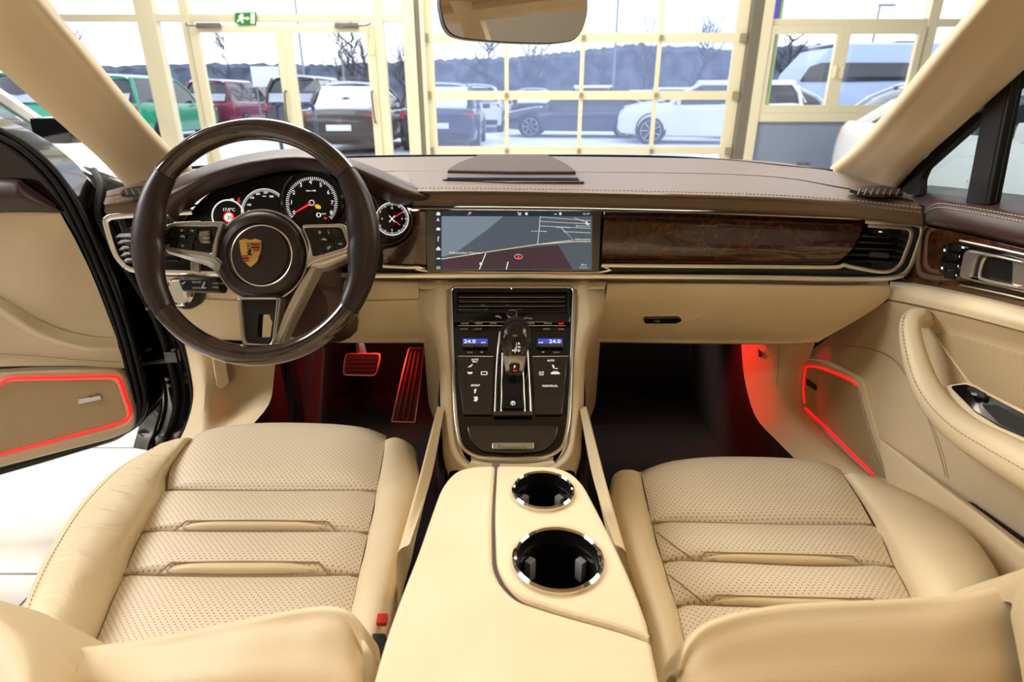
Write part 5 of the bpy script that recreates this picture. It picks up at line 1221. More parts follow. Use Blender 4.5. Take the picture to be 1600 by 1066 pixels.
ke = [P(432, 540, X=-.55), P(428, 590, X=-.55), P(420, 632, X=-.55), P(384, 678, X=-.56), P(360, 730, X=-.57)]
MB().box((-.575, 1.66, .48), (.02, .52, .56), Matrix.Rotation(.03, 3, 'Z')).build('kick_carpet', M_carpet, kd)
MB().grid([ke, [Vector((p.x, p.y + .02, .2)) for p in ke]], 4, 4).build('lower_carpet', M_carpet, kd)
RF = Fp(350, 580, (.55, -.8, .1), X=-.65)
pplate('release_handle', RF, [(331, 558, 3), (352, 560, 3), (358, 598, 4), (344, 606, 4), (338, 603, 3)], -.004, .010, M_beige, kd, bev=.003)
pplate('handle_recess', RF, [(352, 563), (366, 566), (367, 585), (356, 603), (352, 596)], -.002, .003, M_seam, kd, r=3)
# ================================================================ pedals and footrest
bp_ = thing('brake_pedal', P(566, 570, Y=1.45), 'black rubber brake pedal with bright edge and red glow above it', 'pedal')
BF = Fp(566, 570, (.05, -.80, .60), Y=1.45)
pad = pplate('pedal_pad', BF, [(541, 553, 4), (594, 553, 5), (592, 570, 8), (586, 587, 6), (537, 586, 5), (538, 568, 6)], -.008, .006, M_blackrough, bp_, bev=.002)
for y in (561, 567.5, 574, 580.5): MB().tube([BF.px(542, y, .007), BF.px(588, y, .007)], .0028, n=6).build('rubber_rib', M_blackrough, bp_)
o_ = rp([(541, 553, 4), (594, 553, 5), (592, 570, 8), (586, 587, 6), (537, 586, 5), (538, 568, 6)], 4); MB().tube([BF.px(p.x, p.y, .004) for p in o_], .0022, closed=True, n=6).build('bright_edge', M_silver, bp_)
MB().tube([BF.px(566, 556, -.008), P(563, 540, Y=1.50), P(560, 515, Y=1.58)], [.014, .012, .012], n=10).build('pedal_arm', M_silver, bp_)
for x, y in ((589, 564), (587, 577)): MB().lathe([(0, 0), (.003, 0), (.003, .003), (0, .003)], BF.px(x, y, .006), BF.n, 12).build('stud', M_bright, bp_)
ap = thing('accelerator_pedal', P(635, 600, Y=1.42), 'long narrow accelerator pedal with bright edge right of the brake pedal', 'pedal')
EF = Fp(635, 600, (.02, -.74, .67), Y=1.42)
ao = [(639, 544, 3), (662, 544, 3), (657, 600, 30), (648, 660, 2), (612, 659, 2), (625, 600, 30)]
pplate('pedal_pad', EF, ao, -.010, .004, M_blackrough, ap, bev=.001)
MB().tube([EF.px(p.x, p.y, .005) for p in rp(ao, 3)], .0018, closed=True, n=6).build('bright_edge', M_silver, ap)
for k in range(3): MB().tube([EF.px(643 + k * 6, 550, .005), EF.px(622 + k * 9, 652, .005)], .003, n=6).build('rubber_rib', M_black, ap)
for x in (625, 637): MB().lathe([(0, 0), (.003, 0), (.003, .003), (0, .003)], EF.px(x, 655, .005), EF.n, 12).build('stud', M_bright, ap)
fr_ = thing('footrest', P(465, 620, Y=1.50), 'ribbed dark footrest at the left of the driver footwell', 'footrest')
FF = Fp(465, 610, (.03, -.72, .69), Y=1.48)
M_fr = mat('footrest_rubber', (62, 48, 52), .8, bump=(800, .8))
pplate('footrest_pad', FF, [(436, 545), (505, 540), (497, 680), (425, 680), (422, 640)], -.02, .0, M_fr, fr_, r=3, bev=.002)
for x0, x1 in ((446, 441), (462, 459), (478, 476)): MB().tube([FF.px(x0 + 2, 548, .0005), FF.px(x1, 675, .0005)], .0022, n=6).build('groove', M_black, fr_)
# ================================================================ front seats
ZS0, ZS1 = .575, .555
SPn = Vector((0, -(ZS0 - ZS1), .45)).normalized()
CF0 = Frame((0, .93, ZS0), SPn)
def SPx(x, y, h=0): return CF0.px(x, y, h)
def make_seat(name, label, D):
    t = thing(name, SPx(*D['origin']), label, 'seat')
    def panel(rows, m, nm, puff=.010, pw=6, n=8): return MB().grid([[SPx(*(p if len(p) == 3 else (p[0], p[1], 0))) for p in r] for r in rows], n, n, puff=puff, pw=pw).build(nm, m, t, ang=80)
    for r in D['panels']: panel(r, M_perf, 'perforated_panel', .013, 5)
    for r in D['panels'][:-1]: MB().tube(curve([SPx(p[0], p[1], -.001) for p in r[-1]], 8), .0016, n=6).build('seam', M_seam, t)
    for r in D['insets']:
        q = panel(r, M_beige, 'plain_inset', .012, 6)
    for s_ in D['seams']: MB().tube(curve([SPx(x, y, h) for x, y, h in s_], 8), .0011, n=5).build('seam', M_seam, t)
    for nm, rows in D['bolsters']:
        MB().grid([[SPx(*p) for p in r] for r in rows], 8, 6).build(nm, M_creased if name == 'driver_seat' and nm == 'outer_bolster' else M_beige, t, ang=80)
    for s_ in D['stitch']: stitches('stitching', curve([SPx(*p) for p in s_], 8), M_stitchb, t, .004, .003)
    a_, b_, c_, d_ = D['back']; MB().grid([[SPx(*a_, -.014), SPx(*b_, -.014)], [SPx(*c_, -.014), SPx(*d_, -.014)]], 4, 4).build('cushion_underlay', M_beige2, t)
    # cushion core and base under the leather
    x0, x1 = D['core']
    MB().box(((x0 + x1) / 2, .67, .48), (x1 - x0, .44, .12), ch=.03).build('cushion_base', M_beige2, t)
    MB().box(((x0 + x1) / 2, .62, .33), (x1 - x0 - .08, .40, .18), ch=.01).build('seat_frame', M_black, t)
    return t
def mirror_rows(rows): return rows
drv = dict(back=((268, 690), (612, 690), (100, 1010), (560, 1010)), origin=(420, 800), core=(-.565, -.19),
  panels=[
   [[(306, 679, -.03), (400, 668, -.02), (520, 670, -.02), (604, 681, -.03)], [(296, 690, 0), (400, 678, 0), (520, 679, 0), (602, 690, 0)], [(268, 730, .0), (380, 728, .0), (500, 727, 0), (594, 735, 0)], [(262, 765, -.006), (380, 767, -.006), (500, 767, -.006), (588, 767, -.006)]],
   [[(247, 768, -.006), (360, 769, -.006), (480, 769, -.006), (588, 768, -.006)], [(234, 800, 0), (350, 800, 0), (480, 800, 0), (582, 800, 0)], [(223, 831, -.004), (350, 833, -.004), (480, 833, -.004), (575, 832, -.004)]],
   [[(223, 832, -.004), (350, 834, -.004), (480, 834, -.004), (575, 833, -.004)], [(208, 864, 0), (330, 864, 0), (460, 864, 0), (568, 864, 0)], [(194, 898, -.004), (320, 901, -.004), (450, 901, -.004), (560, 898, -.004)]],
   [[(194, 899, -.004), (320, 902, -.004), (450, 902, -.004), (560, 899, -.004)], [(176, 940, 0), (310, 940, 0), (440, 940, 0), (552, 940, 0)], [(150, 1005, .0), (290, 1005, 0), (430, 1005, 0), (540, 1005, 0)], [(120, 1085, .01), (270, 1085, .01), (420, 1085, .01), (525, 1085, .01)]]],
  insets=[[[(291, 815, .0), (360, 814.5, .0), (440, 814.5, .0), (509, 815.5, .0)], [(271, 830.5, -.003), (360, 831.5, -.003), (440, 831.5, -.003), (524, 831, -.003)]],
          [[(267, 880, .0), (340, 879, .0), (420, 879, .0), (496, 879.5, .0)], [(246, 898, -.003), (340, 900, -.003), (420, 900, -.003), (512, 897, -.003)]]],
  seams=[[(290, 814.5, .010), (400, 813.6, .011), (510, 815, .010)], [(291, 814.5, .010), (270, 831, .002)], [(510, 815, .010), (525, 831, .002)],
         [(266, 879.6, .010), (380, 878, .011), (497, 879, .010)], [(267, 879.6, .010), (245, 898, .002)], [(497, 879, .010), (512, 897, .002)]],
  bolsters=[('outer_bolster', [[(303, 686, -.01), (262, 740, -.004), (256, 772, -.004), (222, 832, -.004), (194, 899, -.004), (152, 1000, -.004), (118, 1080, 0)],
     [(292, 684, .012), (250, 735, .02), (226, 780, .024), (186, 850, .028), (152, 920, .03), (112, 1010, .03), (80, 1085, .03)],
     [(276, 686, .010), (215, 730, .028), (172, 785, .038), (130, 850, .046), (100, 920, .05), (70, 990, .05), (40, 1085, .05)],
     [(262, 690, .0), (190, 730, .015), (136, 785, .028), (92, 850, .036), (60, 915, .04), (36, 975, .04), (6, 1085, .04)],
     [(250, 694, -.03), (178, 736, -.02), (122, 792, -.01), (76, 862, .0), (46, 925, .0), (26, 985, .0), (-10, 1090, .0)],
     [(246, 700, -.10), (176, 748, -.12), (124, 806, -.12), (80, 880, -.12), (52, 940, -.12), (32, 1000, -.12), (0, 1100, -.12)]]),
   ('inner_bolster', [[(600, 690, -.006), (588, 768, -.006), (575, 832, -.006), (560, 899, -.006), (546, 960, -.006), (530, 1040, -.004), (515, 1100, 0)],
     [(606, 686, .01), (600, 768, .018), (588, 832, .02), (572, 899, .022), (558, 960, .022), (546, 1040, .02), (535, 1100, .02)],
     [(620, 684, .016), (622, 750, .026), (612, 832, .03), (596, 899, .03), (583, 960, .03), (570, 1040, .03), (560, 1100, .03)],
     [(638, 692, .010), (648, 752, .018), (634, 832, .02), (618, 899, .02), (604, 960, .02), (586, 1040, .02), (576, 1100, .02)],
     [(650, 706, -.01), (656, 762, -.01), (646, 842, -.01), (628, 905, -.01), (612, 965, -.01), (594, 1045, -.01), (582, 1100, -.01)],
     [(652, 724, -.10), (656, 780, -.12), (648, 855, -.12), (632, 915, -.12), (616, 975, -.12), (598, 1050, -.12), (586, 1110, -.12)]])],
  stitch=[[(240, 701, .004), (186, 734, .018), (132, 789, .030), (88, 856, .038), (56, 920, .042), (32, 985, .042)], [(644, 730, .012), (645, 770, .014), (634, 842, .015), (618, 905, .015), (604, 965, .015), (588, 1045, .015)]])
psg = dict(back=((996, 744), (1324, 744), (1066, 1010), (1480, 1010)), origin=(1200, 850), core=(.185, .60),
  panels=[
   [[(1004, 736, -.03), (1110, 722, -.02), (1240, 724, -.02), (1314, 734, -.03)], [(1003, 744, 0), (1110, 732, 0), (1240, 734, 0), (1318, 744, 0)], [(1012, 785, 0), (1120, 782, 0), (1250, 784, 0), (1344, 785, 0)], [(1018, 816, -.006), (1130, 818, -.006), (1250, 821, -.006), (1363, 820, -.006)]],
   [[(1020, 818, -.006), (1130, 820, -.006), (1250, 822.5, -.006), (1370, 822, -.006)], [(1027, 848, 0), (1140, 850, 0), (1260, 853, 0), (1382, 852, 0)], [(1036, 877, -.004), (1140, 881, -.004), (1270, 887, -.004), (1396, 885, -.004)]],
   [[(1036, 878, -.004), (1140, 882, -.004), (1270, 888, -.004), (1397, 886, -.004)], [(1046, 912, 0), (1150, 915, 0), (1290, 920, 0), (1412, 915, 0)], [(1057, 946, -.004), (1150, 951, -.004), (1300, 956, -.004), (1430, 950, -.004)]],
   [[(1058, 947, -.004), (1150, 952, -.004), (1300, 957, -.004), (1431, 951, -.004)], [(1066, 985, 0), (1170, 985, 0), (1310, 985, 0), (1445, 985, 0)], [(1085, 1060, 0), (1190, 1060, 0), (1330, 1060, 0), (1475, 1060, 0)]]],
  insets=[[[(1101, 864, .0), (1170, 865.5, .0), (1250, 868, .0), (1331, 870, .0)], [(1092, 878, -.003), (1170, 882, -.003), (1250, 885, -.003), (1350, 886, -.003)]],
          [[(1119, 931, .0), (1190, 933, .0), (1280, 936, .0), (1362, 937, .0)], [(1104, 947, -.003), (1180, 951, -.003), (1270, 954, -.003), (1376, 950, -.003)]]],
  seams=[[(1100, 863.5, .010), (1210, 865.5, .011), (1332, 869.5, .010)], [(1101, 863.5, .010), (1091, 878, .002)], [(1332, 869.5, .010), (1351, 886, .002)],
         [(1118, 930.4, .010), (1240, 933.5, .011), (1363, 936.4, .010)], [(1119, 930.4, .010), (1103, 947, .002)], [(1363, 936, .010), (1376, 950, .002)],
         [(1026, 832, .006), (1052, 852, .013), (1085, 876, .004)], [(1044, 898, .006), (1070, 918, .013), (1102, 944, .004)]],
  bolsters=[('inner_bolster', [[(1003, 744, -.006), (1019, 818, -.006), (1036, 878, -.006), (1058, 947, -.006), (1072, 1004, -.006), (1090, 1090, -.004)],
     [(996, 737, .012), (1004, 800, .02), (1020, 868, .022), (1042, 940, .022), (1058, 1004, .022), (1074, 1090, .02)],
     [(981, 734, .016), (982, 800, .028), (998, 868, .03), (1020, 940, .03), (1040, 1004, .03), (1054, 1090, .03)],
     [(966, 737, .010), (964, 795, .018), (982, 868, .02), (1004, 940, .02), (1024, 1004, .02), (1036, 1090, .02)],
     [(956, 748, -.01), (953, 795, -.01), (970, 870, -.01), (994, 945, -.01), (1014, 1010, -.01), (1026, 1095, -.01)],
     [(952, 765, -.10), (950, 812, -.12), (966, 884, -.12), (990, 955, -.12), (1010, 1020, -.12), (1020, 1105, -.12)]]),
   ('outer_bolster', [[(1312, 744, -.01), (1340, 776, -.004), (1366, 818, -.004), (1398, 886, -.004), (1430, 950, -.004), (1462, 1010, -.004)],
     [(1328, 740, .012), (1360, 778, .02), (1392, 824, .024), (1424, 886, .028), (1456, 950, .03), (1488, 1010, .03)],
     [(1346, 741, .012), (1398, 776, .028), (1440, 824, .038), (1474, 880, .046), (1502, 940, .05), (1530, 1010, .05)],
     [(1362, 745, .0), (1432, 778, .018), (1488, 820, .028), (1526, 870, .036), (1550, 920, .04), (1576, 1000, .04)],
     [(1372, 749, -.03), (1448, 784, -.02), (1508, 826, -.01), (1546, 874, .0), (1568, 918, .0), (1590, 1000, .0)],
     [(1374, 756, -.10), (1450, 796, -.12), (1508, 840, -.12), (1544, 890, -.12), (1564, 934, -.12), (1586, 1010, -.12)]])],
  stitch=[[(1000, 760, .010), (956, 760, .004), (962, 800, .012), (978, 870, .015), (1000, 942, .015), (1020, 1006, .015)][1:], [(1440, 782, .006), (1500, 824, .016), (1538, 872, .024), (1562, 922, .028)]])
SD = make_seat('driver_seat', 'driver seat of creased beige perforated leather behind the steering wheel', drv)
SPa = make_seat('passenger_seat', 'passenger seat of beige perforated leather in front of the glove box', psg)
# creases worn into the driver bolster
for pts in (((118, 930, .050), (150, 900, .048), (190, 852, .034)), ((70, 950, .052), (110, 925, .052), (150, 870, .044)), ((140, 1000, .030), (165, 960, .026), (200, 900, .012)), ((150, 800, .040), (180, 775, .036), (200, 745, .026))):
    MB().tube(curve([SPx(*p) for p in pts], 6), [.0004, .0012, .0012, .0004], n=5).build('crease', M_seam, SD) if False else None
# backrests: from the cushion's rear edge they lean back below the frame
def back(sg, seat, rows, rows2):
    MB().grid(rows, 8, 6).build('backrest', M_beige2, seat, ang=80); MB().grid(rows2, 8, 6).build('backrest_bolster', M_beige2, seat, ang=80)
def bq(pts): return [P(x, y, d=d) for x, y, d in pts]
br_rows = [[p + Vector((0, .06, -.10)) for p in bq([(130, 1020, .60), (250, 1000, .59), (370, 976, .57), (470, 958, .56), (520, 952, .55), (552, 968, .54), (560, 1010, .53)])],
           bq([(126, 1014, .60), (240, 998, .59), (360, 974, .57), (460, 955, .56), (518, 948, .55), (552, 960, .54), (567, 1000, .53)]),
           bq([(118, 1030, .575), (240, 1016, .565), (360, 993, .545), (460, 976, .54), (512, 972, .53), (544, 984, .525), (568, 1030, .52)]),
           bq([(100, 1062, .55), (230, 1060, .54), (350, 1050, .52), (450, 1044, .515), (505, 1044, .51), (540, 1052, .505), (566, 1080, .50)]),
           bq([(60, 1160, .50), (200, 1160, .49), (330, 1160, .475), (430, 1160, .47), (490, 1160, .465), (530, 1160, .46), (560, 1170, .455)])]
up2 = [[p + Vector((0, -.17, .14)) for p in br_rows[-1]], [p + Vector((0, -.30, .28)) for p in br_rows[-1]], [p + Vector((0, -.42, .20)) for p in br_rows[-1]], [p + Vector((0, -.25, -.15)) for p in br_rows[-1]]]
bb = [[p + Vector((-.02, .08, -.10)) for p in bq([(-120, 920, .60), (-40, 940, .58), (0, 962, .56), (50, 988, .55), (100, 1016, .56), (130, 1040, .57)])],
      bq([(-120, 912, .60), (-40, 932, .58), (0, 956, .55), (50, 984, .54), (100, 1014, .55), (128, 1042, .57)]),
      bq([(-140, 950, .56), (-50, 970, .53), (0, 985, .50), (50, 1010, .49), (95, 1036, .51), (122, 1064, .55)]),
      bq([(-160, 1060, .50), (-60, 1070, .47), (0, 1080, .45), (50, 1090, .44), (90, 1100, .47), (110, 1110, .52)]),
      bq([(-180, 1200, .44), (-80, 1200, .42), (0, 1200, .40), (50, 1200, .40), (80, 1200, .43), (100, 1200, .48)])]
back(-1, SD, br_rows + up2, bb + [[p + Vector((0, -.17, .14)) for p in bb[-1]], [p + Vector((0, -.42, .10)) for p in bb[-1]]])
pr_rows = [[p + Vector((0, .06, -.10)) for p in bq([(1066, 1040, .53), (1082, 1005, .54), (1120, 975, .55), (1220, 952, .57), (1400, 942, .59), (1500, 932, .60), (1590, 916, .61)])],
           bq([(1058, 1045, .53), (1074, 1000, .54), (1114, 968, .55), (1216, 946, .57), (1396, 937, .59), (1500, 928, .60), (1592, 908, .61)]),
           bq([(1057, 1066, .52), (1078, 1030, .525), (1118, 1000, .53), (1220, 974, .545), (1400, 962, .565), (1500, 955, .57), (1600, 935, .58)]),
           bq([(1056, 1100, .50), (1082, 1080, .505), (1126, 1068, .51), (1230, 1056, .52), (1400, 1050, .535), (1510, 1046, .54), (1620, 1030, .55)]),
           bq([(1062, 1190, .455), (1090, 1180, .46), (1140, 1180, .465), (1240, 1180, .475), (1400, 1180, .49), (1520, 1180, .495), (1640, 1170, .50)])]
upp = [[p + Vector((0, -.17, .14)) for p in pr_rows[-1]], [p + Vector((0, -.30, .28)) for p in pr_rows[-1]], [p + Vector((0, -.42, .20)) for p in pr_rows[-1]], [p + Vector((0, -.25, -.15)) for p in pr_rows[-1]]]
pb_ = [[p + Vector((.02, .08, -.10)) for p in bq([(1740, 860, .62), (1660, 880, .60), (1600, 898, .58), (1585, 915, .575), (1572, 940, .58)])],
       bq([(1740, 852, .62), (1660, 872, .59), (1604, 893, .56), (1584, 912, .56), (1570, 940, .575)]),
       bq([(1760, 890, .56), (1670, 905, .53), (1612, 925, .51), (1592, 945, .52), (1580, 970, .55)]),
       bq([(1780, 1060, .50), (1690, 1060, .47), (1630, 1060, .46), (1610, 1070, .47), (1600, 1080, .52)]),
       bq([(1800, 1200, .44), (1700, 1200, .42), (1640, 1200, .40), (1620, 1200, .42), (1610, 1200, .47)])]
back(1, SPa, pr_rows + upp, pb_ + [[p + Vector((0, -.17, .14)) for p in pb_[-1]], [p + Vector((0, -.42, .10)) for p in pb_[-1]]])
# ================================================================ passenger door (closed)
pd_ = thing('passenger_door', (.74, .9, .7), 'closed passenger door with beige panel, pull handle and red lit speaker surround', 'car door')
def PX(x, y, X): return P(x, y, X=X)
def SF_(X, n=(-1, 0, 0)): return Frame((X, .9, .7), n, (0, -1, 0))
def rowX(r, X): return [PX(x, y, X) for x, y in r]
up_rows = [[PX(x, y, X) for x, y, X in ((1400, 298, .80), (1436, 290, .82), (1480, 292, .82), (1600, 305, .81), (1700, 320, .81))],
           [PX(x, y, X) for x, y, X in ((1440, 318, .765), (1462, 308, .765), (1500, 311, .765), (1600, 326, .765), (1720, 346, .765))],
           [PX(x, y, X) for x, y, X in ((1446, 330, .745), (1466, 320, .742), (1510, 325, .742), (1610, 343, .742), (1740, 368, .742))],
           [PX(x, y, X) for x, y, X in ((1446, 346, .745), (1470, 349, .735), (1520, 357, .732), (1620, 380, .732), (1760, 412, .732))],
           [PX(x, y, X) for x, y, X in ((1447, 354, .765), (1472, 360, .765), (1520, 370, .765), (1620, 394, .765), (1760, 430, .765))]]
MB().grid(up_rows, 8, 6).build('upper_pad', M_brown, pd_, ang=80)
stitches('stitching', [p + Vector((-.002, 0, .002)) for p in curve(up_rows[2], 16)], M_stitch, pd_)
stitches('stitching', [a.lerp(b, .22) + Vector((-.003, 0, .002)) for a, b in zip(curve(up_rows[2], 16), curve(up_rows[3], 16))], M_stitch, pd_)
WFr = SF_(.752)
pplate('wood_trim', WFr, [(1447, 352), (1500, 364), (1760, 424), (1760, 524), (1500, 457), (1420, 441), (1412, 434), (1424, 420), (1442, 372)], -.01, .004, M_wood, pd_, r=3, bev=.002)
hz = pplate('handle_surround', WFr, [(1483, 379, 8), (1502, 378, 4), (1640, 406, 4), (1640, 474, 4), (1500, 443, 6), (1476, 428, 8)], .004, .009, M_gloss, pd_, bev=.002)
MB().tube([WFr.px(x, y, .010) for x, y in ((1500, 376), (1570, 391), (1680, 416))], .0018, n=6).build('chrome_line', M_chrome, hz)
MB().tube([WFr.px(x, y, .010) for x, y in ((1500, 445), (1570, 460), (1680, 486))], .0014, n=6).build('chrome_line', M_chrome, hz)
hf = pplate('handle_frame', WFr, [(1520, 389, 10), (1640, 413, 4), (1640, 464, 4), (1510, 434, 8)], .009, .014, M_silver, pd_, bev=.003, holes=[rp([(1540, 398, 10), (1596, 408, 6), (1594, 449, 4), (1530, 436, 8)], 6)])
pplate('handle_cavity', WFr, [(1536, 396, 10), (1598, 407, 6), (1596, 451, 4), (1527, 437, 8)], .0085, .0095, M_black, hf)
MB().tube(curve([WFr.px(x, y, .016) for x, y in ((1598, 410), (1552, 400), (1538, 404), (1531, 430), (1540, 438), (1592, 449))], 8), .0024, n=8).build('door_handle', M_chrome, hf)
for k, (x, y, s_) in enumerate(((1505, 387, 'SET'), (1499, 401, '1'), (1497, 416, '2'), (1494, 430, '3'))):
    b_ = pplate('memory_button', WFr, [(x - 8, y - 6), (x + 7, y - 4), (x + 6, y + 7), (x - 9, y + 5)], .009, .012, M_black, hz, r=2, bev=.001); text('button_print', s_, WFr, x, y, 3, M_white, b_, .0123)
for x, y in ((1487, 391), (1483, 419)):
    b_ = pplate('lock_button', WFr, [(x - 5, y - 9), (x + 4, y - 9), (x + 3, y + 9), (x - 6, y + 7)], .009, .012, M_black, hz, r=3, bev=.001); icon([bxp(x, y, 3, 4)], WFr, .0121, 'lock_symbol', b_)
rows = [[PX(x, y, X) for x, y, X in ((1391, 440, .755), (1430, 443, .75), (1500, 456, .748), (1600, 480, .748), (1760, 522, .748))],
        [PX(x, y, X) for x, y, X in ((1390, 446, .735), (1430, 449, .725), (1500, 462, .722), (1600, 486, .722), (1760, 530, .722))],
        [PX(x, y, X) for x, y, X in ((1389, 458, .728), (1430, 462, .712), (1500, 478, .708), (1600, 503, .706), (1760, 548, .706))],
        [PX(x, y, X) for x, y, X in ((1388, 468, .728), (1430, 476, .714), (1500, 492, .710), (1600, 518, .708), (1760, 564, .708))]]
MB().grid(rows, 8, 6).build('upper_panel', M_beige, pd_, ang=80)
MB().tube([p + Vector((-.0005, 0, 0)) for p in curve(rows[3], 10)], .0011, n=5).build('seam', M_seam, pd_)
main = [[PX(x, y, X) for x, y, X in r] for r in (
    ((1388, 470, .730), (1430, 478, .718), (1500, 494, .712), (1600, 520, .712), (1760, 566, .712)),
    ((1352, 492, .742), (1415, 505, .738), (1500, 525, .738), (1600, 553, .738), (1760, 605, .738)),
    ((1316, 514, .748), (1395, 535, .746), (1480, 562, .746), (1600, 605, .746), (1780, 680, .746)),
    ((1284, 535, .750), (1370, 562, .748), (1460, 600, .744), (1590, 665, .730), (1780, 760, .720)),
    ((1262, 556, .746), (1348, 588, .742), (1438, 640, .738), (1570, 730, .730), (1780, 860, .720)),
    ((1255, 590, .738), (1352, 640, .730), (1440, 720, .738), (1560, 810, .745), (1780, 960, .745)),
    ((1252, 640, .735), (1372, 730, .730), (1460, 800, .745), (1560, 880, .750), (1780, 1060, .750)),
    ((1262, 670, .735), (1400, 790, .735), (1480, 880, .745), (1580, 960, .750), (1780, 1160, .750)))]
MB().grid(main, 8, 6).build('door_panel', M_beige2, pd_, ang=80)
MB().tube([p + Vector((-.003, -.001, 0)) for p in curve([PX(x, y, X) for x, y, X in ((1280, 540, .748), (1330, 540, .748), (1385, 553, .745), (1420, 590, .738), (1448, 645, .735), (1468, 700, .733), (1480, 745, .738))], 8)], .0009, n=4).build('seam', M_seam, pd_)
# speaker
SPK = Frame(PX(1300, 640, .708), (-.985, -.12, .12), (0, -1, 0))
so = [(1258, 571, 5), (1277, 573, 10), (1339, 601, 12), (1358, 668, 60), (1386, 748, 2), (1362, 741, 2), (1257, 638, 8), (1254, 600, 20)]
spk = pplate('speaker_surround', SPK, [(1252, 560, 8), (1282, 563, 12), (1348, 594, 12), (1368, 668, 60), (1402, 772, 2), (1362, 752, 2), (1250, 648, 8), (1247, 600, 20)], -.02, .0, M_beige2, pd_, bev=.004)
pplate('speaker_mesh', SPK, so, .0, .0015, M_grillebeige, spk)
def rtube(pts, m, nm, r=.0024, fr=SPK, par=None, n=6): return MB().tube(curve([fr.px(x, y, .003) for x, y in pts], n), r, n=6).build(nm, m, par or spk)
rtube([(1257, 630), (1255, 604), (1258, 580), (1261, 573), (1277, 574), (1300, 582), (1326, 593), (1338, 602)], M_redled, 'red_light_strip', .0022)
rtube([(1258, 638), (1290, 668), (1325, 703), (1364, 742)], M_redled, 'red_light_strip', .0028)
rtube([(1339, 602), (1350, 645), (1366, 695), (1388, 752)], M_chrome, 'chrome_edge', .0013)
rtube([(1257, 638), (1254, 600), (1257, 576)], M_chrome, 'chrome_edge', .0010)
bdg = pplate('speaker_badge', SPK, [(1262, 592), (1277, 602), (1277, 611), (1262, 601)], .0015, .004, M_black, spk, r=1, bev=.0006)
# door pocket
pk_ = [[PX(x, y, X) for x, y, X in r] for r in (
    ((1374, 684, .728), (1440, 733, .725), (1520, 790, .715), (1600, 850, .71), (1760, 970, .71)),
    ((1373, 684, .712), (1440, 734, .705), (1520, 793, .695), (1600, 855, .69), (1760, 978, .69)),
    ((1374, 692, .705), (1440, 743, .692), (1520, 804, .682), (1600, 868, .678), (1760, 990, .678)),
    ((1384, 745, .70), (1445, 800, .69), (1520, 860, .684), (1600, 925, .68), (1760, 1060, .68)),
    ((1394, 790, .71), (1455, 850, .70), (1530, 920, .695), (1600, 980, .69), (1760, 1130, .69)))]
MB().grid(pk_, 8, 6).build('door_pocket', M_beige2, pd_, ang=80)
pplate('pocket_cavity', Frame(PX(1560, 810, .742), (-1, 0, .2), (0, -1, 0)), [(1502, 783), (1520, 785), (1600, 840), (1760, 960), (1760, 1040), (1600, 900), (1560, 850)], .0, .006, M_blackrough, pd_, r=4)
# perforated fabric field, switches
FBF = SF_(.7385)
pplate('speaker_fabric', FBF, [(1458, 520, 3), (1500, 526, 3), (1760, 604, 3), (1760, 740, 3), (1600, 646), (1515, 597, 4)], .0, .003, dots(mat('beige_speaker_fabric', (198, 176, 134), .8), .0042, .0009, (120, 98, 66), 'YZ'), pd_, bev=.001)
MB().tube([FBF.px(x, y, .004) for x, y in ((1458, 520), (1486, 560), (1514, 598), (1600, 646), (1760, 738))], .0016, n=6).build('fabric_edge', M_beige, pd_)
SWF = Frame(PX(1540, 636, .70), (-.62, 0, .78), (0, -1, 0))
pplate('arm_shelf', SWF, [(1470, 603, 6), (1512, 596, 4), (1600, 640), (1760, 730), (1760, 800), (1600, 705), (1530, 668), (1488, 630)], -.02, .0, M_beige, pd_, bev=.003)
swp = pplate('window_switch_panel', SWF, [(1484, 605, 8), (1512, 602, 6), (1600, 648), (1760, 736), (1760, 770), (1600, 684), (1560, 667), (1524, 645)], .0, .003, M_gloss, pd_, bev=.001)
pplate('window_switch', SWF, [(1512, 612), (1524, 610), (1546, 622), (1542, 630), (1524, 624)], .003, .010, M_black, swp, r=3, bev=.002)
pplate('chrome_tip', SWF, [(1520, 620), (1532, 623), (1530, 627), (1522, 625)], .010, .0115, M_bright, swp, r=1)
pplate('grip_recess', SWF, [(1534, 634), (1560, 636), (1600, 658), (1640, 680), (1640, 700), (1600, 680), (1562, 664)], .003, .0036, M_blackrough, swp, r=4)
ph = [PX(x, y, X) for x, y, X in ((1447, 502, .722), (1438, 494, .70), (1425, 500, .682), (1422, 520, .672), (1429, 556, .668), (1444, 600, .668), (1470, 640, .67), (1510, 676, .674), (1560, 706, .678), (1640, 750, .68), (1760, 820, .69))]
pth = curve(ph, 6); nn = len(pth); MB().tube(pth, [.013 + .003 * min(1, i / 12) + (.016 * max(0, (i - 18) / (nn - 19))) for i in range(nn)], n=18).build('pull_handle', M_beige, pd_, ang=80)
stitches('stitching', [p + Vector((-.013 - .00035 * i, 0, .010)) for i, p in enumerate(pth[10:])], M_stitchb, pd_, .004, .003)
MB().box((.785, 1.17, .86), (.03, .20, .20)).build('gap_seal', M_blackrough, pd_)
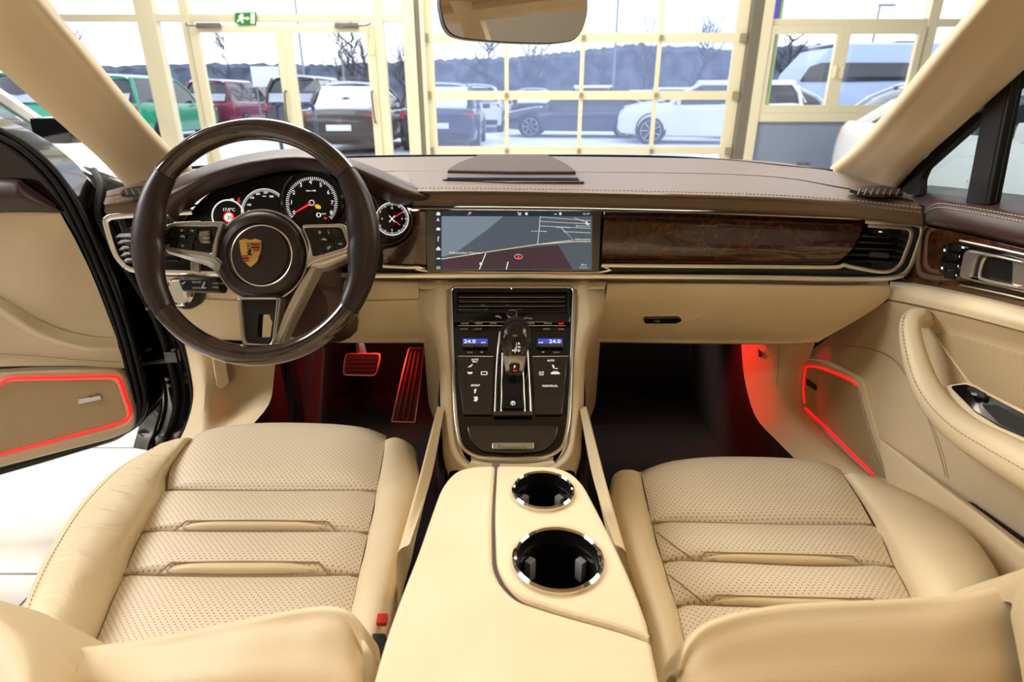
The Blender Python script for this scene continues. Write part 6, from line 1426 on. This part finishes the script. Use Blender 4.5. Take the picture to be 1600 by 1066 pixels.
# window frame, divider, side glass
TF = SF_(.775)
pplate('corner_cover', TF, [(1392, 300), (1460, 236), (1560, 146), (1680, 38), (1690, 52), (1566, 158), (1468, 246), (1448, 264), (1441, 280), (1440, 306)], -.01, .004, M_blackrough, pd_, r=3, bev=.001)
dv = pplate('window_divider', TF, [(1572, 92), (1612, 86), (1566, 320), (1528, 320)], .004, .022, M_black, pd_, r=2, bev=.002)
for dx in (0.28, .72): MB().tube([TF.px(1572 + 40 * dx, 92, .0225), TF.px(1528 + 38 * dx, 316, .0225)], .0008, n=4).build('divider_groove', M_blackrough, dv)
MB().plate([TF.px(x, y, .0) for x, y in ((1440, 310), (1450, 262), (1570, 154), (1690, 44), (1760, 44), (1760, 330))], TF.n, -.004, -.001).build('side_glass', M_tint, pd_, smooth=False)
text('glass_marking', 'E1', TF, 1514, 284, 4, M_whitep, pd_, .0, wpx=8); text('glass_marking', 'SEKURIT', TF, 1520, 292, 4, M_whitep, pd_, .0, wpx=18)
# ================================================================ driver door (open)
dd = thing('driver_door', (-1.05, 1.32, .7), 'open driver door with beige panel and red lit speaker surround at the left edge', 'car door')
DD = Frame(P(110, 600, Y=1.30), (.10, -1, .04))
pplate('door_shell', DD, [(-260, 150), (-60, 176), (0, 203), (40, 226), (84, 262), (118, 308), (150, 372), (182, 444), (206, 520), (224, 590), (232, 636), (222, 664, 20), (180, 692), (60, 728), (-60, 762), (-260, 810)], -.09, -.004, M_blackpaint, dd, r=12, bev=.006)
for k, (dx, dy, r_) in enumerate(((0, 0, .006), (-7, 6, .004), (9, -7, .005))):
    MB().tube(curve([DD.px(x + dx, y + dy, .0) for x, y in ((-200, 170), (-60, 190), (0, 214), (40, 238), (78, 274), (108, 318), (138, 380), (168, 452), (192, 522), (210, 592), (218, 634), (208, 662), (176, 682), (60, 718), (-60, 752), (-200, 790))], 6), r_, n=8).build('rubber_seal', M_blackrough, dd)
pad = [[DD.px(x, y, h) for x, y, h in r] for r in (
    ((-160, 284, .0), (-60, 281, .0), (22, 280, .0), (42, 289, .0), (88, 320, -.002)),
    ((-160, 288, .03), (-60, 285, .03), (18, 285, .03), (38, 296, .028), (88, 325, .004)),
    ((-160, 310, .045), (-60, 308, .045), (10, 308, .045), (40, 312, .04), (92, 329, .006)),
    ((-160, 334, .03), (-60, 333, .03), (10, 332, .03), (50, 332, .022), (95, 333, .002)))]
MB().grid(pad, 8, 6).build('upper_pad', M_brown, dd, ang=80)
p1 = [[DD.px(x, y, h) for x, y, h in r] for r in (
    ((-160, 333, .02), (-40, 333, .02), (40, 332, .018), (94, 333, .0)),
    ((-160, 380, .022), (-40, 380, .022), (50, 380, .02), (121, 382, .002)),
    ((-160, 425, .024), (-30, 430, .022), (70, 445, .02), (148, 440, .002)),
    ((-160, 430, .026), (-30, 453, .024), (76, 504, .022), (181, 526, .004)), ((-160, 445, .02), (-30, 468, .02), (76, 516, .016), (183, 534, .0)))]
MB().grid(p1, 8, 6).build('upper_panel', M_beige, dd, ang=80)
p2 = [[DD.px(x, y, h) for x, y, h in r] for r in (
    ((-160, 432, .03), (-60, 440, .03), (0, 466, .03), (70, 505, .026), (130, 524, .016), (182, 528, .004)),
    ((-160, 446, .05), (-60, 454, .05), (0, 480, .05), (65, 520, .046), (130, 540, .03), (185, 542, .006)),
    ((-160, 462, .045), (-60, 468, .045), (0, 494, .045), (60, 528, .04), (130, 547, .026), (187, 548, .004)))]
MB().grid(p2, 8, 6).build('armrest_band', M_beige, dd, ang=80)
p3 = [[DD.px(x, y, h) for x, y, h in r] for r in (
    ((-160, 462, .03), (-60, 468, .03), (0, 494, .03), (60, 528, .028), (130, 547, .018), (187, 548, .002)),
    ((-160, 520, .012), (-60, 525, .012), (0, 540, .012), (60, 552, .012), (130, 560, .01), (192, 562, .001)),
    ((-160, 578, .018), (-60, 576, .018), (0, 573, .018), (60, 572, .016), (130, 572, .012), (197, 576, .002)))]
MB().grid(p3, 8, 6).build('lower_panel', M_beige2, dd, ang=80)
MB().tube(curve([DD.px(x, y, .0145) for x, y in ((-100, 545), (0, 553), (60, 557), (130, 563), (190, 566))], 6), .0007, n=4).build('seam', M_seam, dd)
sps = pplate('speaker_surround', DD, [(-120, 584, 4), (0, 578, 40), (64, 574, 40), (184, 574, 14), (200, 584, 14), (216, 645, 14), (212, 668, 14), (180, 682, 20), (0, 728, 20), (-120, 758, 4)], -.01, .016, M_beige2, dd, bev=.006)
pplate('speaker_mesh', DD, [(-120, 620, 4), (-10, 604, 20), (16, 593, 14), (64, 592, 30), (177, 590, 10), (187, 595, 10), (202, 643, 12), (198, 654, 10), (184, 663, 16), (0, 711, 20), (-120, 742, 4)], .016, .018, M_grillebeigeX, sps)
MB().tube(curve([DD.px(x, y, .020) for x, y in ((-100, 640), (-20, 612), (4, 598), (18, 592), (64, 591), (120, 590), (176, 589), (187, 595), (195, 618), (203, 642), (200, 653), (186, 662), (120, 680), (60, 696), (0, 711), (-100, 738))], 5), .0034, n=8).build('red_light_strip', M_redled, sps)
MB().tube(curve([DD.px(x, y, .0195) for x, y in ((0, 594), (16, 588.5), (64, 587), (120, 586), (177, 585.5), (190, 592), (207, 642), (203, 656), (187, 666), (120, 684))], 5), .0010, n=6).build('chrome_edge', M_chrome, sps)
bd = pplate('speaker_badge', DD, [(130, 618), (164, 612), (166, 618), (130, 626)], .018, .022, M_silver, sps, r=1, bev=.001)
text('badge_print', 'BOSE', DD, 148, 618.5, 3.4, M_black, bd, .0222, wpx=18, rot=.16)
# body aperture: black post, seals, hinge and check strap
bp2 = thing('door_aperture', (-.80, 1.36, .6), 'black painted door opening with rubber seals and hinge between driver door and dashboard', 'door frame')
post_ = [[P(x, y, Y=Y) for x, y, Y in r] for r in (
    ((64, 226, 1.50), (100, 246, 1.50), (150, 266, 1.49), (205, 286, 1.42)),
    ((96, 268, 1.47), (124, 276, 1.46), (160, 288, 1.42), (212, 300, 1.36)),
    ((110, 318, 1.46), (138, 332, 1.42), (158, 338, 1.36), (185, 336, 1.30)),
    ((150, 400, 1.46), (172, 404, 1.42), (190, 402, 1.36), (214, 414, 1.30)),
    ((186, 470, 1.46), (212, 478, 1.42), (234, 474, 1.36), (252, 488, 1.30)),
    ((214, 545, 1.46), (240, 548, 1.42), (262, 542, 1.36), (284, 540, 1.31)),
    ((228, 620, 1.46), (254, 622, 1.42), (278, 618, 1.36), (300, 612, 1.30)),
    ((218, 662, 1.44), (246, 668, 1.40), (270, 664, 1.34), (296, 652, 1.28)),
    ((212, 684, 1.40), (238, 688, 1.36), (262, 682, 1.31), (286, 672, 1.24)),
    ((208, 700, 1.38), (234, 704, 1.34), (256, 700, 1.28), (276, 690, 1.20)))]
MB().grid(post_, 5, 5, thick=.03).build('painted_post', M_blackpaint, bp2, ang=80)
for j, r_ in ((2, .008), (1, .004)):
    MB().tube([p + Vector((0, -.008, 0)) for p in curve([r[j] for r in post_], 6)], r_, n=8).build('rubber_seal', M_blackrough, bp2)
MB().tube([p + Vector((.004, -.004, 0)) for p in curve([r[3] for r in post_[2:]], 6)], .006, n=8).build('rubber_seal', M_blackrough, bp2)
M_brass = mat('worn_steel', (150, 136, 110), .35, metal=.9)
MB().tube([P(231, 568, Y=1.36), P(250, 565, Y=1.35), P(272, 562, Y=1.34)], [.0025, .006, .006], n=10).build('check_strap', M_brass, bp2)
MB().tube(curve([P(236, 545, Y=1.37), P(224, 552, Y=1.36), P(222, 568, Y=1.36), P(229, 582, Y=1.37)], 6), .0035, n=8).build('check_bracket', M_black, bp2)
for x, y in ((262, 592), (265, 602), (272, 548), (262, 556), (232, 482)): MB().lathe([(0, 0), (.005, 0), (.006, .003), (.004, .007), (0, .007)], P(x, y, Y=1.345), (0, -1, .2), 10).build('bolt', M_brass, bp2)
MB().box(P(268, 557, Y=1.34), (.03, .012, .03), ch=.003).build('hinge', M_blackpaint, bp2)
mb = MB(); mb.box((-.70, .45, .34), (.08, 1.0, .08), ch=.01); mb.build('door_sill', M_blackpaint, bp2)
# right side body outside the door shut line and sill
bp3 = thing('body_side', (.80, .7, .4), 'black outer body and sill below the passenger door', 'car body')
MB().box((.745, .30, .28), (.09, 1.3, .12), ch=.01).build('door_sill', M_black, bp3)
MB().grid([[Vector((.80, 1.62, .25)), Vector((.80, 1.62, .6)), Vector((.80, 1.62, .95))], [Vector((.80, .9, .25)), Vector((.81, .9, .6)), Vector((.80, .9, .93))], [Vector((.80, -.2, .25)), Vector((.81, -.2, .6)), Vector((.80, -.2, .92))]], 4, 4, thick=.03, tdir=(1, 0, 0)).build('outer_panel', M_blackpaint, bp3)
# ================================================================ mirror
MC = P(803, 20, d=.90)
MR = Frame(MC, (.27, -.955, -.02))
mir = thing('rear_view_mirror', MC, 'black framed interior mirror hanging at the top of the windscreen', 'mirror')
mo = [(686, -6, 20), (695, 38, 14), (706, 54, 16), (728, 60, 20), (800, 66, 60), (866, 67, 60), (896, 63, 16), (909, 49, 14), (918, 22, 20), (918, -4, 10), (900, -44, 20), (704, -48, 20)]
M_mirror = mat('mirror_glass', (235, 232, 228), .015, metal=1)
pplate('mirror_housing', MR, [(p[0] + (1.2 if p[0] > 803 else -1.2), p[1] + (1.4 if p[1] > 0 else -1.4), p[2]) for p in mo], -.028, -.0012, M_black, mir, bev=.003)
pplate('mirror_glass', MR, mo, -.001, .0, M_mirror, mir)
MB().tube([MC + Vector((0, .02, .04)), MC + Vector((0, .08, .09)), MC + Vector((0, .12, .12))], .011, n=10).build('mirror_stem', M_black, mir)
# ================================================================ what the mirror sees: rear cabin sides
M_beige3 = M_beige2
for sg, lb in ((1, 'beige trimmed middle pillar behind the passenger door'), (-1, 'beige trimmed middle pillar behind the driver seat')):
    t = thing('door_pillar', (sg * .72, -.25, .8), lb, 'pillar')
    MB().grid([[(sg * .74, -.14, .35), (sg * .70, -.24, .35), (sg * .74, -.36, .35)], [(sg * .72, -.14, .85), (sg * .68, -.24, .85), (sg * .72, -.36, .85)], [(sg * .64, -.18, 1.25), (sg * .60, -.25, 1.25), (sg * .64, -.34, 1.25)], [(sg * .56, -.18, 1.42), (sg * .52, -.25, 1.42), (sg * .56, -.34, 1.42)]], 5, 6, thick=.02, tdir=(sg, 0, 0)).build('pillar_trim', M_beige3, t)
    MB().tube([(sg * .585, -.22, 1.22), (sg * .62, -.20, .95), (sg * .655, -.17, .5)], .024, prof=[(-1, -.05), (1, -.05), (1, .05), (-1, .05)], up=(-sg, .1, .2)).build('belt_webbing', M_black, t)
    MB().box((sg * .59, -.22, 1.23), (.03, .07, .05), ch=.008).build('belt_guide', M_black, t)
rs = thing('rear_bench', (0, -.9, .5), 'beige rear seat behind the front seats', 'seat')
for sx in (-.36, .36):
    MB().grid([[(sx + dx, y - abs(dx) ** 2 * -.4, z) for dx in (-.3, -.15, 0, .15, .3)] for y, z in ((-.45, .48), (-.85, .52), (-1.0, .8), (-1.12, 1.12), (-1.2, 1.10))], 5, 5, thick=.06, tdir=(0, -.5, -1)).build('seat_shell', M_beige, rs)

# roof lining over the cabin, above and behind the frame (seen in the mirror, shades the cabin)
M_head = mat('beige_roof_fabric', (196, 172, 132), .9, bump=(900, .4))
rl = thing('roof_lining', (0, -.2, 1.41), 'beige fabric roof lining seen in the interior mirror', 'roof lining')
MB().grid([[(-.56, .62, 1.375), (-.3, .72, 1.405), (0, .75, 1.415), (.3, .72, 1.405), (.56, .62, 1.375)],
           [(-.60, .1, 1.39), (-.3, .1, 1.43), (0, .1, 1.44), (.3, .1, 1.43), (.60, .1, 1.39)],
           [(-.58, -.6, 1.38), (-.3, -.6, 1.42), (0, -.6, 1.43), (.3, -.6, 1.42), (.58, -.6, 1.38)],
           [(-.54, -1.3, 1.28), (-.3, -1.3, 1.31), (0, -1.3, 1.32), (.3, -1.3, 1.31), (.54, -1.3, 1.28)]], 6, 6, thick=.02, tdir=(0, 0, 1)).build('roof_fabric', M_head, rl)
MB().box((0, .40, 1.395), (.36, .12, .03), ch=.01).build('dome_lamp_housing', M_beige, rl)
for sg in (-1, 1): MB().tube(curve([(sg * .58, .62, 1.36), (sg * .61, .1, 1.37), (sg * .59, -.6, 1.36), (sg * .55, -1.3, 1.26)], 6), .03, n=8).build('roof_rail_trim', M_beige, rl)
